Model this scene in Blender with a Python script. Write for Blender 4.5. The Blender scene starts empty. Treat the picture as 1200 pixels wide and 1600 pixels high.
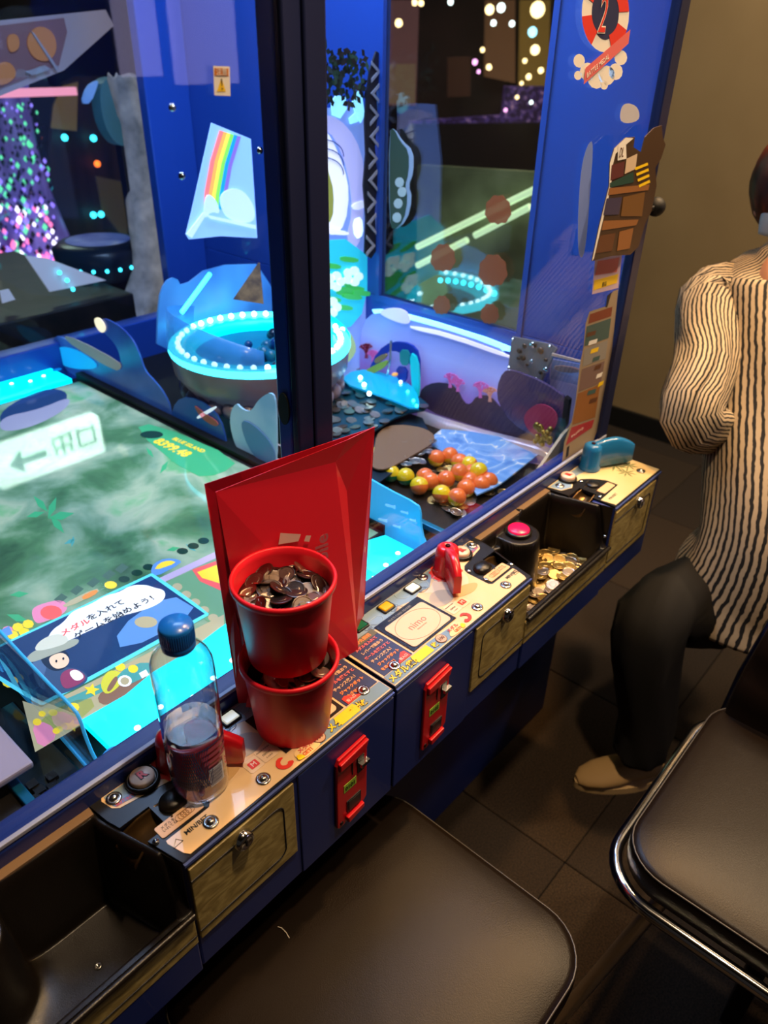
import bpy, bmesh, math, random
from mathutils import Vector, Matrix, Euler, noise
random.seed(7)
C = bpy.context.scene.collection
PI = math.pi

# ------------------------------------------------------------------ camera
F = 1185.0
AX = Vector((.6604, -.3859, .6441)); AY = Vector((-.7507, -.3626, .5522)); AU = Vector((.0205, -.8483, -.5291))
AX.normalize(); AY = (AY - AX * AX.dot(AY)).normalized(); AU = AX.cross(AY)
CAM = Vector((0, 0, 1.51))
def ray(u, v):
    d = Vector((u - 600, v - 800, F))
    return Vector((AX.dot(d), AY.dot(d), AU.dot(d)))
def zz(u, v, z): d = ray(u, v); return CAM + d * ((z - CAM.z) / d.z)
def yy(u, v, y): d = ray(u, v); return CAM + d * (y / d.y)
def xx(u, v, x): d = ray(u, v); return CAM + d * (x / d.x)
def dd(u, v, dep): return CAM + ray(u, v) * (dep / F)
def proj(p):
    q = Vector(p) - CAM
    c = AX * q.x + AY * q.y + AU * q.z
    return (600 + F * c.x / c.z, 800 + F * c.y / c.z)

cam = bpy.data.cameras.new('camera'); cam_o = bpy.data.objects.new('camera', cam); C.objects.link(cam_o)
cr = Vector((AX.x, AY.x, AU.x)); cd = Vector((AX.y, AY.y, AU.y)); cf = Vector((AX.z, AY.z, AU.z))
M = Matrix((cr, -cd, -cf)).transposed().to_4x4(); M.translation = CAM
cam_o.matrix_world = M
cam.sensor_fit = 'HORIZONTAL'; cam.sensor_width = 27.0; cam.lens = 27.0 * F / 1200
cam.clip_start = .02
cam.dof.use_dof = True; cam.dof.focus_distance = .98; cam.dof.aperture_fstop = 5.0
sc = bpy.context.scene
sc.camera = cam_o

# ------------------------------------------------------------------ world, lights, exposure
sc.view_settings.view_transform = 'Standard'; sc.view_settings.look = 'None'
sc.view_settings.gamma = 1; sc.view_settings.use_curve_mapping = False
sc.view_settings.exposure = 0.0
w = bpy.data.worlds.new('world'); sc.world = w; w.use_nodes = True
w.node_tree.nodes['Background'].inputs[0].default_value = (.35, .30, .28, 1)
w.node_tree.nodes['Background'].inputs[1].default_value = .05
def light(kind, name, loc, target, energy, col, size=.2, spot=None, blend=.5, sy=None):
    l = bpy.data.lights.new(name, kind); o = bpy.data.objects.new(name, l); C.objects.link(o)
    l.energy = energy; l.color = col; o.location = loc
    d = Vector(target) - Vector(loc); o.rotation_euler = d.to_track_quat('-Z', 'Y').to_euler()
    if kind == 'AREA':
        l.size = size
        if sy: l.shape = 'RECTANGLE'; l.size_y = sy
    else: l.shadow_soft_size = size
    if kind == 'SPOT': l.spot_size = math.radians(spot); l.spot_blend = blend
    return o
WARM = (1, .66, .33)
light('SPOT', 'downlight_over_console', (.60, .02, 2.75), (.60, .38, .8), 125, (1, .70, .42), .05, 80, .7)
light('SPOT', 'downlight_over_stools', (1.75, .45, 2.75), (1.1, .2, .4), 150, (1, .54, .20), .06, 80, .7)
light('SPOT', 'downlight_at_wall', (2.2, -.3, 2.75), (1.9, .15, .6), 120, (1, .70, .40), .06, 95, .8)
light('AREA', 'cabinet_canopy_light', (1.0, 1.2, 2.05), (1.05, 1.15, 0), 26, (.50, .66, 1), .5, sy=.8)
light('SPOT', 'cabinet_warm_lamp', (1.15, .72, 2.05), (1.2, .95, .7), 22, (1, .76, .5), .03, 60, .6)
light('AREA', 'wall_wash', (2.1, .3, 2.75), (3.1, .5, 1.2), 42, (1, .80, .55), .5)

# ------------------------------------------------------------------ materials
def lin(h):
    if isinstance(h, (tuple, list)): return tuple(h)[:3]
    h = h.lstrip('#'); r = []
    for i in (0, 2, 4):
        c = int(h[i:i+2], 16) / 255
        r.append(c / 12.92 if c <= .04045 else ((c + .055) / 1.055) ** 2.4)
    return tuple(r)
MATS = {}
def mat(name, col='808080', rough=.5, metal=0, es=0, ecol=None, trans=0, ior=1.45, alpha=1, coat=0, bump=0, bscale=200, spec=None):
    if name in MATS: return MATS[name]
    m = bpy.data.materials.new(name); m.use_nodes = True; nt = m.node_tree
    b = nt.nodes['Principled BSDF']; c = lin(col)
    b.inputs['Base Color'].default_value = (*c, 1); b.inputs['Roughness'].default_value = rough
    b.inputs['Metallic'].default_value = metal; b.inputs['IOR'].default_value = ior
    b.inputs['Transmission Weight'].default_value = trans; b.inputs['Alpha'].default_value = alpha
    b.inputs['Coat Weight'].default_value = coat
    if spec is not None: b.inputs['Specular IOR Level'].default_value = spec
    if es:
        b.inputs['Emission Color'].default_value = (*lin(ecol or col), 1); b.inputs['Emission Strength'].default_value = es
    if bump:
        n = nt.nodes.new('ShaderNodeTexNoise'); n.inputs['Scale'].default_value = bscale; n.inputs['Detail'].default_value = 4
        t = nt.nodes.new('ShaderNodeTexCoord'); nt.links.new(t.outputs['Object'], n.inputs['Vector'])
        k = nt.nodes.new('ShaderNodeBump'); k.inputs['Strength'].default_value = bump; k.inputs['Distance'].default_value = .002
        nt.links.new(n.outputs['Fac'], k.inputs['Height']); nt.links.new(k.outputs['Normal'], b.inputs['Normal'])
    MATS[name] = m
    return m
def noisemat(name, ramp, scale=5, rough=.5, detail=6, es=0, stretch=(1, 1, 1), distort=0, metal=0, bump=0, kind='noise', rot=(0, 0, 0)):
    m = mat(name, 'ffffff', rough, metal); nt = m.node_tree; b = nt.nodes['Principled BSDF']
    t = nt.nodes.new('ShaderNodeTexCoord'); mp = nt.nodes.new('ShaderNodeMapping'); mp.inputs['Scale'].default_value = stretch
    mp.inputs['Rotation'].default_value = rot
    nt.links.new(t.outputs['Object'], mp.inputs['Vector'])
    if kind == 'noise':
        n = nt.nodes.new('ShaderNodeTexNoise'); n.inputs['Detail'].default_value = detail; n.inputs['Distortion'].default_value = distort
    elif kind == 'wave':
        n = nt.nodes.new('ShaderNodeTexWave'); n.inputs['Distortion'].default_value = distort; n.inputs['Detail'].default_value = 3
    else:
        n = nt.nodes.new('ShaderNodeTexVoronoi')
    n.inputs['Scale'].default_value = scale
    nt.links.new(mp.outputs[0], n.inputs['Vector'])
    r = nt.nodes.new('ShaderNodeValToRGB'); e = r.color_ramp.elements
    while len(e) < len(ramp): e.new(.5)
    for k, (p, c) in enumerate(ramp): e[k].position = p; e[k].color = (*lin(c), 1)
    src = n.outputs['Fac'] if kind != 'vor' else n.outputs['Distance']
    nt.links.new(src, r.inputs[0]); nt.links.new(r.outputs[0], b.inputs['Base Color'])
    if es:
        nt.links.new(r.outputs[0], b.inputs['Emission Color']); b.inputs['Emission Strength'].default_value = es
        b.inputs['Base Color'].default_value = (.02, .02, .02, 1)
    if bump:
        k = nt.nodes.new('ShaderNodeBump'); k.inputs['Strength'].default_value = bump; k.inputs['Distance'].default_value = .002
        nt.links.new(src, k.inputs['Height']); nt.links.new(k.outputs['Normal'], b.inputs['Normal'])
    return m
def glassmat(name, tint='ffffff', ior=1.5, rough=0.0, gain=1.0):
    m = bpy.data.materials.new(name); m.use_nodes = True; nt = m.node_tree; nt.nodes.clear()
    o = nt.nodes.new('ShaderNodeOutputMaterial'); t = nt.nodes.new('ShaderNodeBsdfTransparent'); g = nt.nodes.new('ShaderNodeBsdfGlossy')
    mx = nt.nodes.new('ShaderNodeMixShader'); lw = nt.nodes.new('ShaderNodeLayerWeight'); lw.inputs[0].default_value = .5; pw = nt.nodes.new('ShaderNodeMath'); pw.operation = 'POWER'; pw.inputs[1].default_value = 4.5
    f = nt.nodes.new('ShaderNodeMath'); f.operation = 'MULTIPLY_ADD'; f.inputs[1].default_value = .9; f.inputs[2].default_value = ((ior - 1) / (ior + 1)) ** 2
    nt.links.new(lw.outputs['Facing'], pw.inputs[0]); nt.links.new(pw.outputs[0], f.inputs[0])
    t.inputs[0].default_value = (*lin(tint), 1); g.inputs['Roughness'].default_value = rough
    mul = nt.nodes.new('ShaderNodeMath'); mul.operation = 'MULTIPLY'; mul.inputs[1].default_value = gain; mul.use_clamp = True
    nt.links.new(f.outputs[0], mul.inputs[0]); nt.links.new(mul.outputs[0], mx.inputs[0])
    nt.links.new(t.outputs[0], mx.inputs[1]); nt.links.new(g.outputs[0], mx.inputs[2]); nt.links.new(mx.outputs[0], o.inputs[0])
    MATS[name] = m
    return m
BLUE = mat('cabinet_blue_paint', '20469c', .32, 0, coat=.3)
NAVY = mat('post_navy_paint', '141c40', .38)
DBLUE = mat('console_blue_paint', '17296b', .38, coat=.2)
BLACK = mat('black_moulded_plastic', '120e0a', .30, bump=.15, bscale=900)
BLACKM = mat('matt_black', '0a0a0b', .6)
CHROME = mat('chrome', 'd8d8d8', .12, 1)
STEEL = mat('steel_screw', 'b5b0a8', .25, 1)
RED = mat('red_moulded_plastic', 'c0141f', .28, coat=.3)
CUPRED = mat('cup_red_plastic', 'd4182a', .40, coat=.0, spec=.35)
BAGRED = mat('glossy_red_paper', 'bc1428', .42, coat=.15, bump=.05, bscale=30)
WHITE = mat('white_print', 'e8e4dc', .5)
CREAM = mat('cream_print', 'dcbb8e', .33, coat=.3)
PINKISH = mat('pale_sand_print', 'd9c4ac', .33, coat=.3)
SEA = mat('sea_blue_print', '7b94a8', .33, coat=.3)
INK = mat('dark_ink', '15161c', .5)
NAVYP = mat('navy_print', '2a3158', .4)
YEL = mat('yellow_print', 'f0c81a', .4)
ORANGE = mat('orange_print', 'e8894a', .5)
REDP = mat('red_print', 'd8382c', .45)
PINKP = mat('pink_print', 'd86a6a', .5)
GREENP = mat('green_print', '2f7a4a', .5)
LBLUEP = mat('light_blue_print', '5a8ac8', .45)
BROWNP = mat('brown_print', '5c3a24', .5)
TAN = mat('tan_print', 'a8804e', .5)
GREY = mat('grey_print', '8a8680', .5)
MEDAL = mat('brass_medal', 'c4a462', .36, 1, bump=.04, bscale=500)
SILV = mat('nickel_medal', 'b0a090', .33, 1, bump=.04, bscale=500)
CYAN = mat('cyan_led', '000000', .4, es=2.6, ecol=(.0, .72, 1.0))
CYAN2 = mat('cyan_led_bright', '000000', .4, es=5, ecol=(.05, .8, 1))
LEDW = mat('white_led', 'ffffff', .4, es=8, ecol=(.6, .95, 1))
WOODP = noisemat('wood_grain_print', [(.3, '78683a'), (.5, '958450'), (.62, 'a89860')], 22, .42, 4, stretch=(1, 1, 2.6), distort=2.2)
LEATHER = mat('black_leatherette', '140c06', .36, bump=.14, bscale=600, spec=.24)
GLASS = glassmat('clear_pane', 'f4f8fa', 1.5, 0, .6)
GLASSW = glassmat('end_window_pane', 'e8eef0', 1.5, 0, 3.0)
ACRYL = glassmat('clear_acrylic', 'e6f2f8', 1.49, .02, 1.4)
ACRB = glassmat('blue_acrylic', '6ec0f0', 1.49, .05, 1.4)
ACRP = glassmat('smoky_acrylic', '8a90a0', 1.49, .03, 1.4)

# ------------------------------------------------------------------ mesh helpers
class MB:
    def __init__(s): s.v = []; s.f = []; s.m = []; s.mats = []; s.sm = []
    def mi(s, m):
        if m not in s.mats: s.mats.append(m)
        return s.mats.index(m)
    def add(s, vs, fs, m=None, smooth=False):
        o = len(s.v); s.v += [Vector(v) for v in vs]
        k = s.mi(m) if m else 0
        for f in fs: s.f.append(tuple(i + o for i in f)); s.m.append(k); s.sm.append(smooth)
        return s
    def box(s, a, b, m=None, M=None):
        x0, y0, z0 = a; x1, y1, z1 = b
        vs = [Vector(p) for p in ((x0,y0,z0),(x1,y0,z0),(x1,y1,z0),(x0,y1,z0),(x0,y0,z1),(x1,y0,z1),(x1,y1,z1),(x0,y1,z1))]
        if M: vs = [M @ v for v in vs]
        return s.add(vs, [(0,3,2,1),(4,5,6,7),(0,1,5,4),(1,2,6,5),(2,3,7,6),(3,0,4,7)], m)
    def loft(s, rings, m=None, cap=True, smooth=True, closed=True):
        n = len(rings[0]); vs = [p for r in rings for p in r]; fs = []
        for i in range(len(rings) - 1):
            for j in range(n if closed else n - 1):
                a = i * n + j; b = i * n + (j + 1) % n
                fs.append((a, b, b + n, a + n))
        s.add(vs, fs, m, smooth)
        if cap and closed:
            s.add(rings[0], [tuple(reversed(range(n)))], m); s.add(rings[-1], [tuple(range(n))], m)
        return s
    def prism(s, pts, vec, m=None):
        pts = [Vector(p) for p in pts]; v = Vector(vec); n = len(pts)
        fs = [tuple(range(n - 1, -1, -1)), tuple(range(n, 2 * n))] + [(i, (i + 1) % n, (i + 1) % n + n, i + n) for i in range(n)]
        return s.add(pts + [p + v for p in pts], fs, m)
    def poly(s, pts, m=None): return s.add(pts, [tuple(range(len(pts)))], m)
    def lathe(s, prof, c=(0, 0, 0), n=24, m=None, M=None, cap=True, smooth=True, sx=1, sy=1):
        c = Vector(c); R = []
        for r, z in prof:
            ring = [Vector((r * sx * math.cos(2*PI*i/n), r * sy * math.sin(2*PI*i/n), z)) for i in range(n)]
            if M: ring = [M @ p for p in ring]
            R.append([p + c for p in ring])
        return s.loft(R, m, cap, smooth)
    def tube(s, pts, r, n=10, m=None, closed=False):
        pts = [Vector(p) for p in pts]; L = len(pts); R = []; up = Vector((0, 0, 1))
        prev = None
        for i, p in enumerate(pts):
            if closed: t = pts[(i + 1) % L] - pts[i - 1]
            else: t = pts[min(i + 1, L - 1)] - pts[max(i - 1, 0)]
            t.normalize()
            if prev is None:
                a = t.cross(up)
                if a.length < .1: a = t.cross(Vector((1, 0, 0)))
            else: a = prev - t * prev.dot(t)
            a.normalize(); prev = a; b = t.cross(a)
            rr = r[i] if isinstance(r, (list, tuple)) else r
            R.append([p + a * (rr * math.cos(2*PI*k/n)) + b * (rr * math.sin(2*PI*k/n)) for k in range(n)])
        if closed: R.append(R[0])
        return s.loft(R, m, not closed)
    def sphere(s, c, r, m=None, n=16, k=10, sc=(1, 1, 1)):
        c = Vector(c)
        R = [[c + Vector((sc[0]*r*math.sin(PI*(i+.02)/(k+.04))*math.cos(2*PI*j/n), sc[1]*r*math.sin(PI*(i+.02)/(k+.04))*math.sin(2*PI*j/n), -sc[2]*r*math.cos(PI*(i+.02)/(k+.04)))) for j in range(n)] for i in range(k + 1)]
        return s.loft(R, m, True)
    def build(s, name, m=None, parent=None, loc=None, bevel=0, seg=2, shade=False):
        me = bpy.data.meshes.new(name)
        off = Vector(loc) if loc is not None else (wl(parent) if parent else Vector((0, 0, 0)))
        me.from_pydata([v - off for v in s.v], [], s.f)
        ms = s.mats if s.mats else [m]
        for q in ms: me.materials.append(q)
        for i, p in enumerate(me.polygons): p.material_index = s.m[i] if s.mats else 0; p.use_smooth = s.sm[i] or shade
        o = bpy.data.objects.new(name, me); C.objects.link(o)
        if parent: o.parent = parent
        elif loc is not None: o.location = off
        if bevel:
            b = o.modifiers.new('bevel', 'BEVEL'); b.width = bevel; b.segments = seg; b.limit_method = 'ANGLE'; b.angle_limit = .7
        return o
WL = {}
def wl(p):
    v = Vector((0, 0, 0))
    while p: v = v + p.location; p = p.parent
    return v
def tag(o, label=None, cat=None, group=None, kind=None):
    if label: o['label'] = label
    if cat: o['category'] = cat
    if group: o['group'] = group
    if kind: o['kind'] = kind
    return o
def thing(name, label, cat, loc=(0, 0, 0), group=None):
    o = bpy.data.objects.new(name, None); C.objects.link(o); o.location = loc; o.empty_display_size = .05
    return tag(o, label, cat, group)
def dup(o, parent=None):
    c = o.copy(); C.objects.link(c); c.parent = parent
    for ch in o.children: dup(ch, c)
    return c
def rrect(cx, cy, hx, hy, r, n=5):
    out = []
    for k, (sx, sy) in enumerate(((1, 1), (-1, 1), (-1, -1), (1, -1))):
        for i in range(n + 1):
            a = PI/2 * k + PI/2 * i / n
            out.append((cx + sx * (hx - r) + r * math.cos(a), cy + sy * (hy - r) + r * math.sin(a)))
    return out
def circ(cx, cy, r, n=20, ry=None, a0=0): return [(cx + r * math.cos(a0 + 2*PI*i/n), cy + (ry or r) * math.sin(a0 + 2*PI*i/n)) for i in range(n)]
def smoothpoly(pts, it=2):
    for _ in range(it):
        q = []
        for i, p in enumerate(pts):
            b = pts[(i + 1) % len(pts)]
            q.append(tuple(.75*a + .25*c for a, c in zip(p, b))); q.append(tuple(.25*a + .75*c for a, c in zip(p, b)))
        pts = q
    return pts
def text(s, size, m, parent, org, right=(1, 0, 0), up=(0, 1, 0), name='lettering', off=0, th=.0002, align='LEFT', bold=0, sx=1, shear=0):
    cu = bpy.data.curves.new('t', 'FONT'); cu.body = s; cu.size = size; cu.align_x = align; cu.offset = off + bold; cu.extrude = th / 2
    cu.resolution_u = 2; cu.shear = shear
    o = bpy.data.objects.new('t', cu)
    C.objects.link(o); dg = bpy.context.evaluated_depsgraph_get(); dg.update()
    me = bpy.data.meshes.new_from_object(o.evaluated_get(dg)); bpy.data.objects.remove(o)
    r = Vector(right).normalized(); u = Vector(up); u = (u - r * u.dot(r)).normalized(); nn = r.cross(u)
    off3 = wl(parent) if parent else Vector((0, 0, 0))
    org = Vector(org) - off3
    for v in me.vertices: c = v.co.copy(); v.co = org + r * c.x * sx + u * c.y + nn * c.z
    me.materials.clear(); me.materials.append(m); me.name = name
    ob = bpy.data.objects.new(name, me); C.objects.link(ob)
    if parent: ob.parent = parent
    return ob
def outlined(s, size, m1, m2, parent, org, right=(1, 0, 0), up=(0, 1, 0), o=.0006, name='lettering', **k):
    r = Vector(right).normalized(); u = Vector(up); n = r.cross(u).normalized()
    text(s, size, m2, parent, org, right, up, 'lettering_outline', off=o, **k)
    return text(s, size, m1, parent, Vector(org) + n * .00035, right, up, name, **k)

ZC = .79; XS = .5587; YF = .4536; XE = 1.39; XW = 2 * XS - XE; YG = .598; YB = 1.92; YM = 1.26; XP = .872
SZ = .754

# ================================================================== SETTING
fl = MB().box((-3, -3, -.06), (9, 9, -.012), BLACKM).build('floor', BLACKM); tag(fl, kind='structure')
CARP = [noisemat('carpet_tile_%d' % i, [(.35, a), (.65, b)], 260, .95, 3, bump=.6) for i, (a, b) in enumerate((('17110b', '2c2118'), ('1c150d', '35281b')))]
tile = None
for i in range(-4, 9):
    for j in range(-3, 8):
        x0 = 1.028 + (i - 2) * .5; y0 = .339 + (j - 1) * .5
        b = MB().box((x0 + .001, y0 + .001, -.012), (x0 + .499, y0 + .499, 0), CARP[(i + j) % 2])
        b.build('carpet_tile', None, fl, bevel=.002, seg=1)
WALLM = noisemat('wall_paint', [(.3, '85704f'), (.7, '8f7a58')], 3, .8, 3)
wr = MB().box((3.16, -3, 0), (3.3, 1.62, 2.9), WALLM).build('wall_right'); tag(wr, kind='structure')
bb = MB().box((3.14, -3, 0), (3.159, 1.62, .09), BLACKM).build('baseboard_right'); tag(bb, kind='structure')
CEILM = mat('ceiling_dark', '2a2522', .9)
ce = MB().box((-3, -3, 2.9), (9, 9, 3.0), CEILM).build('ceiling'); tag(ce, kind='structure')
DARKW = mat('far_wall_dark', '2b2124', .8)
wb = MB().box((-3, 7.5, 0), (9, 7.6, 2.9), DARKW).build('wall_back'); tag(wb, kind='structure')
wl_ = MB().box((8.6, 1.62, 0), (8.7, 7.5, 2.9), DARKW).build('wall_far_right'); tag(wl_, kind='structure')

# ================================================================== CABINET
cab = thing('arcade_cabinet', 'large blue two-seat medal pusher cabinet with glass sides and navy centre post', 'arcade cabinet', (XS, YM, 0))
MB().box((XW, .612, 0), (XE, YB + .01, ZC - .2), DBLUE).box((XW, .60, ZC - .2), (XE, YB + .02, ZC - .1), DBLUE).build('base_panel', None, cab, bevel=.004)
MB().box((XW, YG - .014, ZC - .1), (XE + .002, YG + .022, ZC + .022), DBLUE).build('front_rail', None, cab, bevel=.004)
MB().box((XW, YG - .014, ZC + .0225), (XE, YG - .008, ZC + .028), mat('rail_trim_grey', '8890a8', .3)).build('rail_trim', None, cab, bevel=.001)
MB().box((XW, YB - .03, ZC - .1), (XE, YB + .02, ZC + .03), BLUE).build('back_rail', None, cab, bevel=.004)
# post
px0, px1 = .536, .590
MB().box((px0 + .0, YG - .006, ZC + .022), (px0 + .024, YG + .005, 2.1), NAVY).box((px0 + .025, YG - .008, ZC + .022), (px1, YG + .005, 2.1), NAVY).build('post_cover', None, cab, bevel=.002)
MB().box((px0, YG + .006, ZC + .022), (px1, YG + .030, 2.1), BLUE).build('post', None, cab, bevel=.003)
lk = Vector((px0 - .001, YG + .016, 1.145))
MB().prism([(lk.x, lk.y + .009 * math.cos(q), lk.z + .020 * math.sin(q)) for q in [i * 2*PI/20 for i in range(20)]], (-.002, 0, 0), BLACKM).build('lock_slot', None, cab)
# end wall with window opening (window y .815..1.195)
def endwall(x0, x1, nm, wins):
    b = MB()
    ys = [YG + .0]
    b.box((x0, YG + .006, ZC - .1), (x1, YB, .985), BLUE)
    b.box((x0, YG + .006, 1.62), (x1, YB, 2.1), BLUE)
    y = YG + .006
    for a, c in wins: b.box((x0, y, .985), (x1, a, 1.62), BLUE); y = c
    b.box((x0, y, .985), (x1, YB, 1.62), BLUE)
    return b.build(nm, None, cab, bevel=.002)
endwall(XE - .02, XE, 'end_wall', [(.815, 1.205)])
for a, c in ((.815, 1.205),):
    MB().box((XE - .013, a, .985), (XE - .009, c, 1.62), GLASSW).build('end_window_pane', None, cab)
    MB().box((XE - .024, a - .012, .973), (XE - .0201, c + .012, .987), BLUE).box((XE - .024, a - .012, .987), (XE - .0201, a, 1.62), BLUE).box((XE - .024, c, .987), (XE - .0201, c + .012, 1.62), BLUE).build('window_frame', None, cab)
MB().box((XE - .03, YG - .012, ZC + .022), (XE + .004, YG + .006, 2.1), NAVY).build('corner_frame', None, cab, bevel=.002)
for a, c, n in ((XW, px0, 'front_pane'), (px1, XE - .03, 'front_pane')):
    MB().box((a, YG - .003, ZC + .022), (c, YG + .001, 2.1), GLASS).build(n, None, cab)
MB().box((XW, YB - .004, ZC + .03), (XE - .02, YB, 2.1), GLASS).build('back_pane', None, cab)
MB().box((XW, YG, 2.101), (XE, YB, 2.3), BLUE).build('canopy', None, cab, bevel=.01)
MB().box((XW + .02, YG + .023, ZC - .095), (XE - .021, YB - .031, ZC - .075), BLACKM).build('field_deck', None, cab)
# screw heads inside the panes, hanging ball handle on the cabinet side
for u, v in ((405, 235), (268, 168), (283, 275)):
    p = yy(u, v, YG + .012)
    MB().lathe([(.003, 0), (.003, .002), (.001, .003)], p, 10, CHROME, Matrix.Rotation(PI/2, 3, 'X').to_4x4()).build('pane_screw', None, cab)
p = xx(1025, 323, XE + .03)
MB().sphere(p, .017, BLACKM).box((XE + .001, p.y - .004, p.z - .004), (XE + .03, p.y + .004, p.z + .004), BLACKM).build('side_knob', None, cab, shade=True)

# stickers on the panes (flat print)
def Yp(u, v, dy=0): return yy(u, v, YG - .0035 - dy)
st = MB()
def yring(cu, cv, ru, rv, m, dy, n=28, a0=0, a1=2*PI, rin=0):
    pts = [Yp(cu + ru * math.cos(a0 + (a1 - a0) * i / n), cv + rv * math.sin(a0 + (a1 - a0) * i / n), dy) for i in range(n + 1)]
    if rin: pts += [Yp(cu + ru * rin * math.cos(a1 - (a1 - a0) * i / n), cv + rv * rin * math.sin(a1 - (a1 - a0) * i / n), dy) for i in range(n + 1)]
    else: pts = pts[:-1] if abs(a1 - a0 - 2*PI) < .01 else pts
    st.poly(pts, m)
for (u, v, r) in ((905, 95, 9), (918, 112, 12), (932, 122, 14), (948, 118, 13), (962, 112, 11), (970, 90, 10), (903, 118, 6), (944, 133, 6)): yring(u, v, r, r * 1.2, WHITE, .0002, 12)
NAVYS = mat('navy_sticker', '232a52', .5)
yring(946, 20, 37, 62, WHITE, .0005); yring(946, 20, 21, 42, NAVYS, .0008)
for a in (.45, 2.2, 3.6, 5.4): yring(946, 20, 37, 62, REDP, .0010, 10, a, a + .85, .58)
st.poly([Yp(915, 106, .0012), Yp(985, 46, .0012), Yp(982, 68, .0012), Yp(912, 132, .0012)], PINKP)
so = st.build('lifebuoy_sticker', None, cab); so['label'] = 'sticker of a red and white lifebuoy with a numeral 2'
c2 = Yp(933, 50, .0014)
outlined('2', .062, REDP, WHITE, so, c2, (1, 0, 0), (0, 0, 1), o=.0015, name='numeral', sx=.75)
text('BATTLE MEDAL', .009, WHITE, so, Yp(917, 122, .0016), Yp(983, 63) - Yp(917, 122), (0, 0, 1), 'banner_text')
# warning sticker
st = MB(); st.poly([Yp(333, 103, .0002), Yp(359, 104, .0002), Yp(360, 150, .0002), Yp(335, 149, .0002)], WHITE)
st.poly([Yp(335, 106, .0005), Yp(357, 107, .0005), Yp(357, 119, .0005), Yp(335, 118, .0005)], mat('orange_warning', 'c8741e', .5))
st.poly([Yp(346, 121, .0005), Yp(353, 143, .0005), Yp(339, 143, .0005)], YEL)
so = st.build('warning_sticker', None, cab); so['label'] = 'small white warning sticker with a yellow triangle'
text('!', .012, INK, so, Yp(345, 140, .0007), (1, 0, 0), (0, 0, 1), 'warning_mark')
text('注意', .006, WHITE, so, Yp(338, 117, .0007), (1, 0, 0), (0, 0, 1), 'warning_text')
# pink label above the long poster
st = MB(); st.poly([Yp(930, 402, .0002), Yp(972, 397, .0002), Yp(966, 450, .0002), Yp(925, 460, .0002)], mat('pale_pink_label', 'c8b0c4', .5))
st.poly([Yp(934, 408, .0005), Yp(968, 402, .0005), Yp(964, 425, .0005), Yp(930, 430, .0005)], PINKP)
st.poly([Yp(929, 438, .0005), Yp(966, 428, .0005), Yp(964, 442, .0005), Yp(927, 454, .0005)], YEL)
so = st.build('notice_label', None, cab); so['label'] = 'pink and yellow notice label on the right pane'
text('景品', .009, INK, so, Yp(940, 448, .0007), Yp(962, 441) - Yp(940, 448), (0, 0, 1), 'notice_text')
# long illustrated poster
LP_ = [(958, 455), (966, 452), (957, 540), (944, 640), (927, 690), (878, 722), (882, 690), (893, 660), (899, 630), (906, 570), (912, 540), (915, 505), (921, 487), (948, 478), (953, 462)]
st = MB(); st.poly([Yp(u, v, .0002) for u, v in LP_], mat('poster_cream', '9a8870', .5))
def quad(u0, v0, u1, v1, u2, v2, u3, v3, m, dy=.0005): st.poly([Yp(u0, v0, dy), Yp(u1, v1, dy), Yp(u2, v2, dy), Yp(u3, v3, dy)], m)
TEALP = mat('dull_teal_print', '3f5a58', .5); OCHRE = mat('ochre_print', '8c5c30', .5)
quad(922, 491, 957, 479, 955, 494, 919, 506, mat('rust_print', '7a3a24', .5))
quad(917, 510, 955, 497, 951, 528, 913, 541, TEALP); quad(913, 546, 950, 531, 946, 560, 910, 573, GREY)
quad(909, 577, 945, 564, 939, 598, 904, 612, mat('mauve_print', '77605a', .5)); quad(903, 615, 938, 600, 930, 652, 894, 664, OCHRE)
quad(893, 668, 929, 655, 925, 668, 884, 696, mat('crimson_print', 'a03038', .5)); 
quad(886, 699, 890, 696, 888, 712, 884, 715, INK)
for k in range(9): quad(918 + k*3 % 20, 520 + k * 13, 932 + k*2 % 14, 516 + k * 13, 930 + k*2 % 14, 523 + k * 13, 916 + k*3 % 20, 527 + k * 13, (BROWNP, WHITE, YEL, TEALP)[k % 4], .0008)
st.poly([Yp(956, 456, .0005), Yp(949, 462, .0005), Yp(946, 480, .0005), Yp(949, 480, .0005)], INK)
so = st.build('illustrated_poster', None, cab); so['label'] = 'tall narrow poster with picture bands down the right pane'
text('キャンペーン', .008, WHITE, so, Yp(892, 685, .001), Yp(925, 660) - Yp(892, 685), (0, 0, 1), 'poster_text')
# pale reflections painted as flat shapes (left edge of the right column)
st = MB(); st.poly([Yp(*q, .0002) for q in smoothpoly([(903, 400), (903, 330), (908, 260), (918, 225), (928, 218), (922, 300), (918, 360), (912, 404)])], mat('lilac_reflection', '6f86cc', .3))
st.poly([Yp(*q, .0002) for q in smoothpoly([(968, 194), (970, 166), (982, 160), (998, 168), (1000, 190)], 2)], mat('grey_reflection', 'b8b8c4', .4))
so = st.build('painted_reflection', None, cab)
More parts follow.
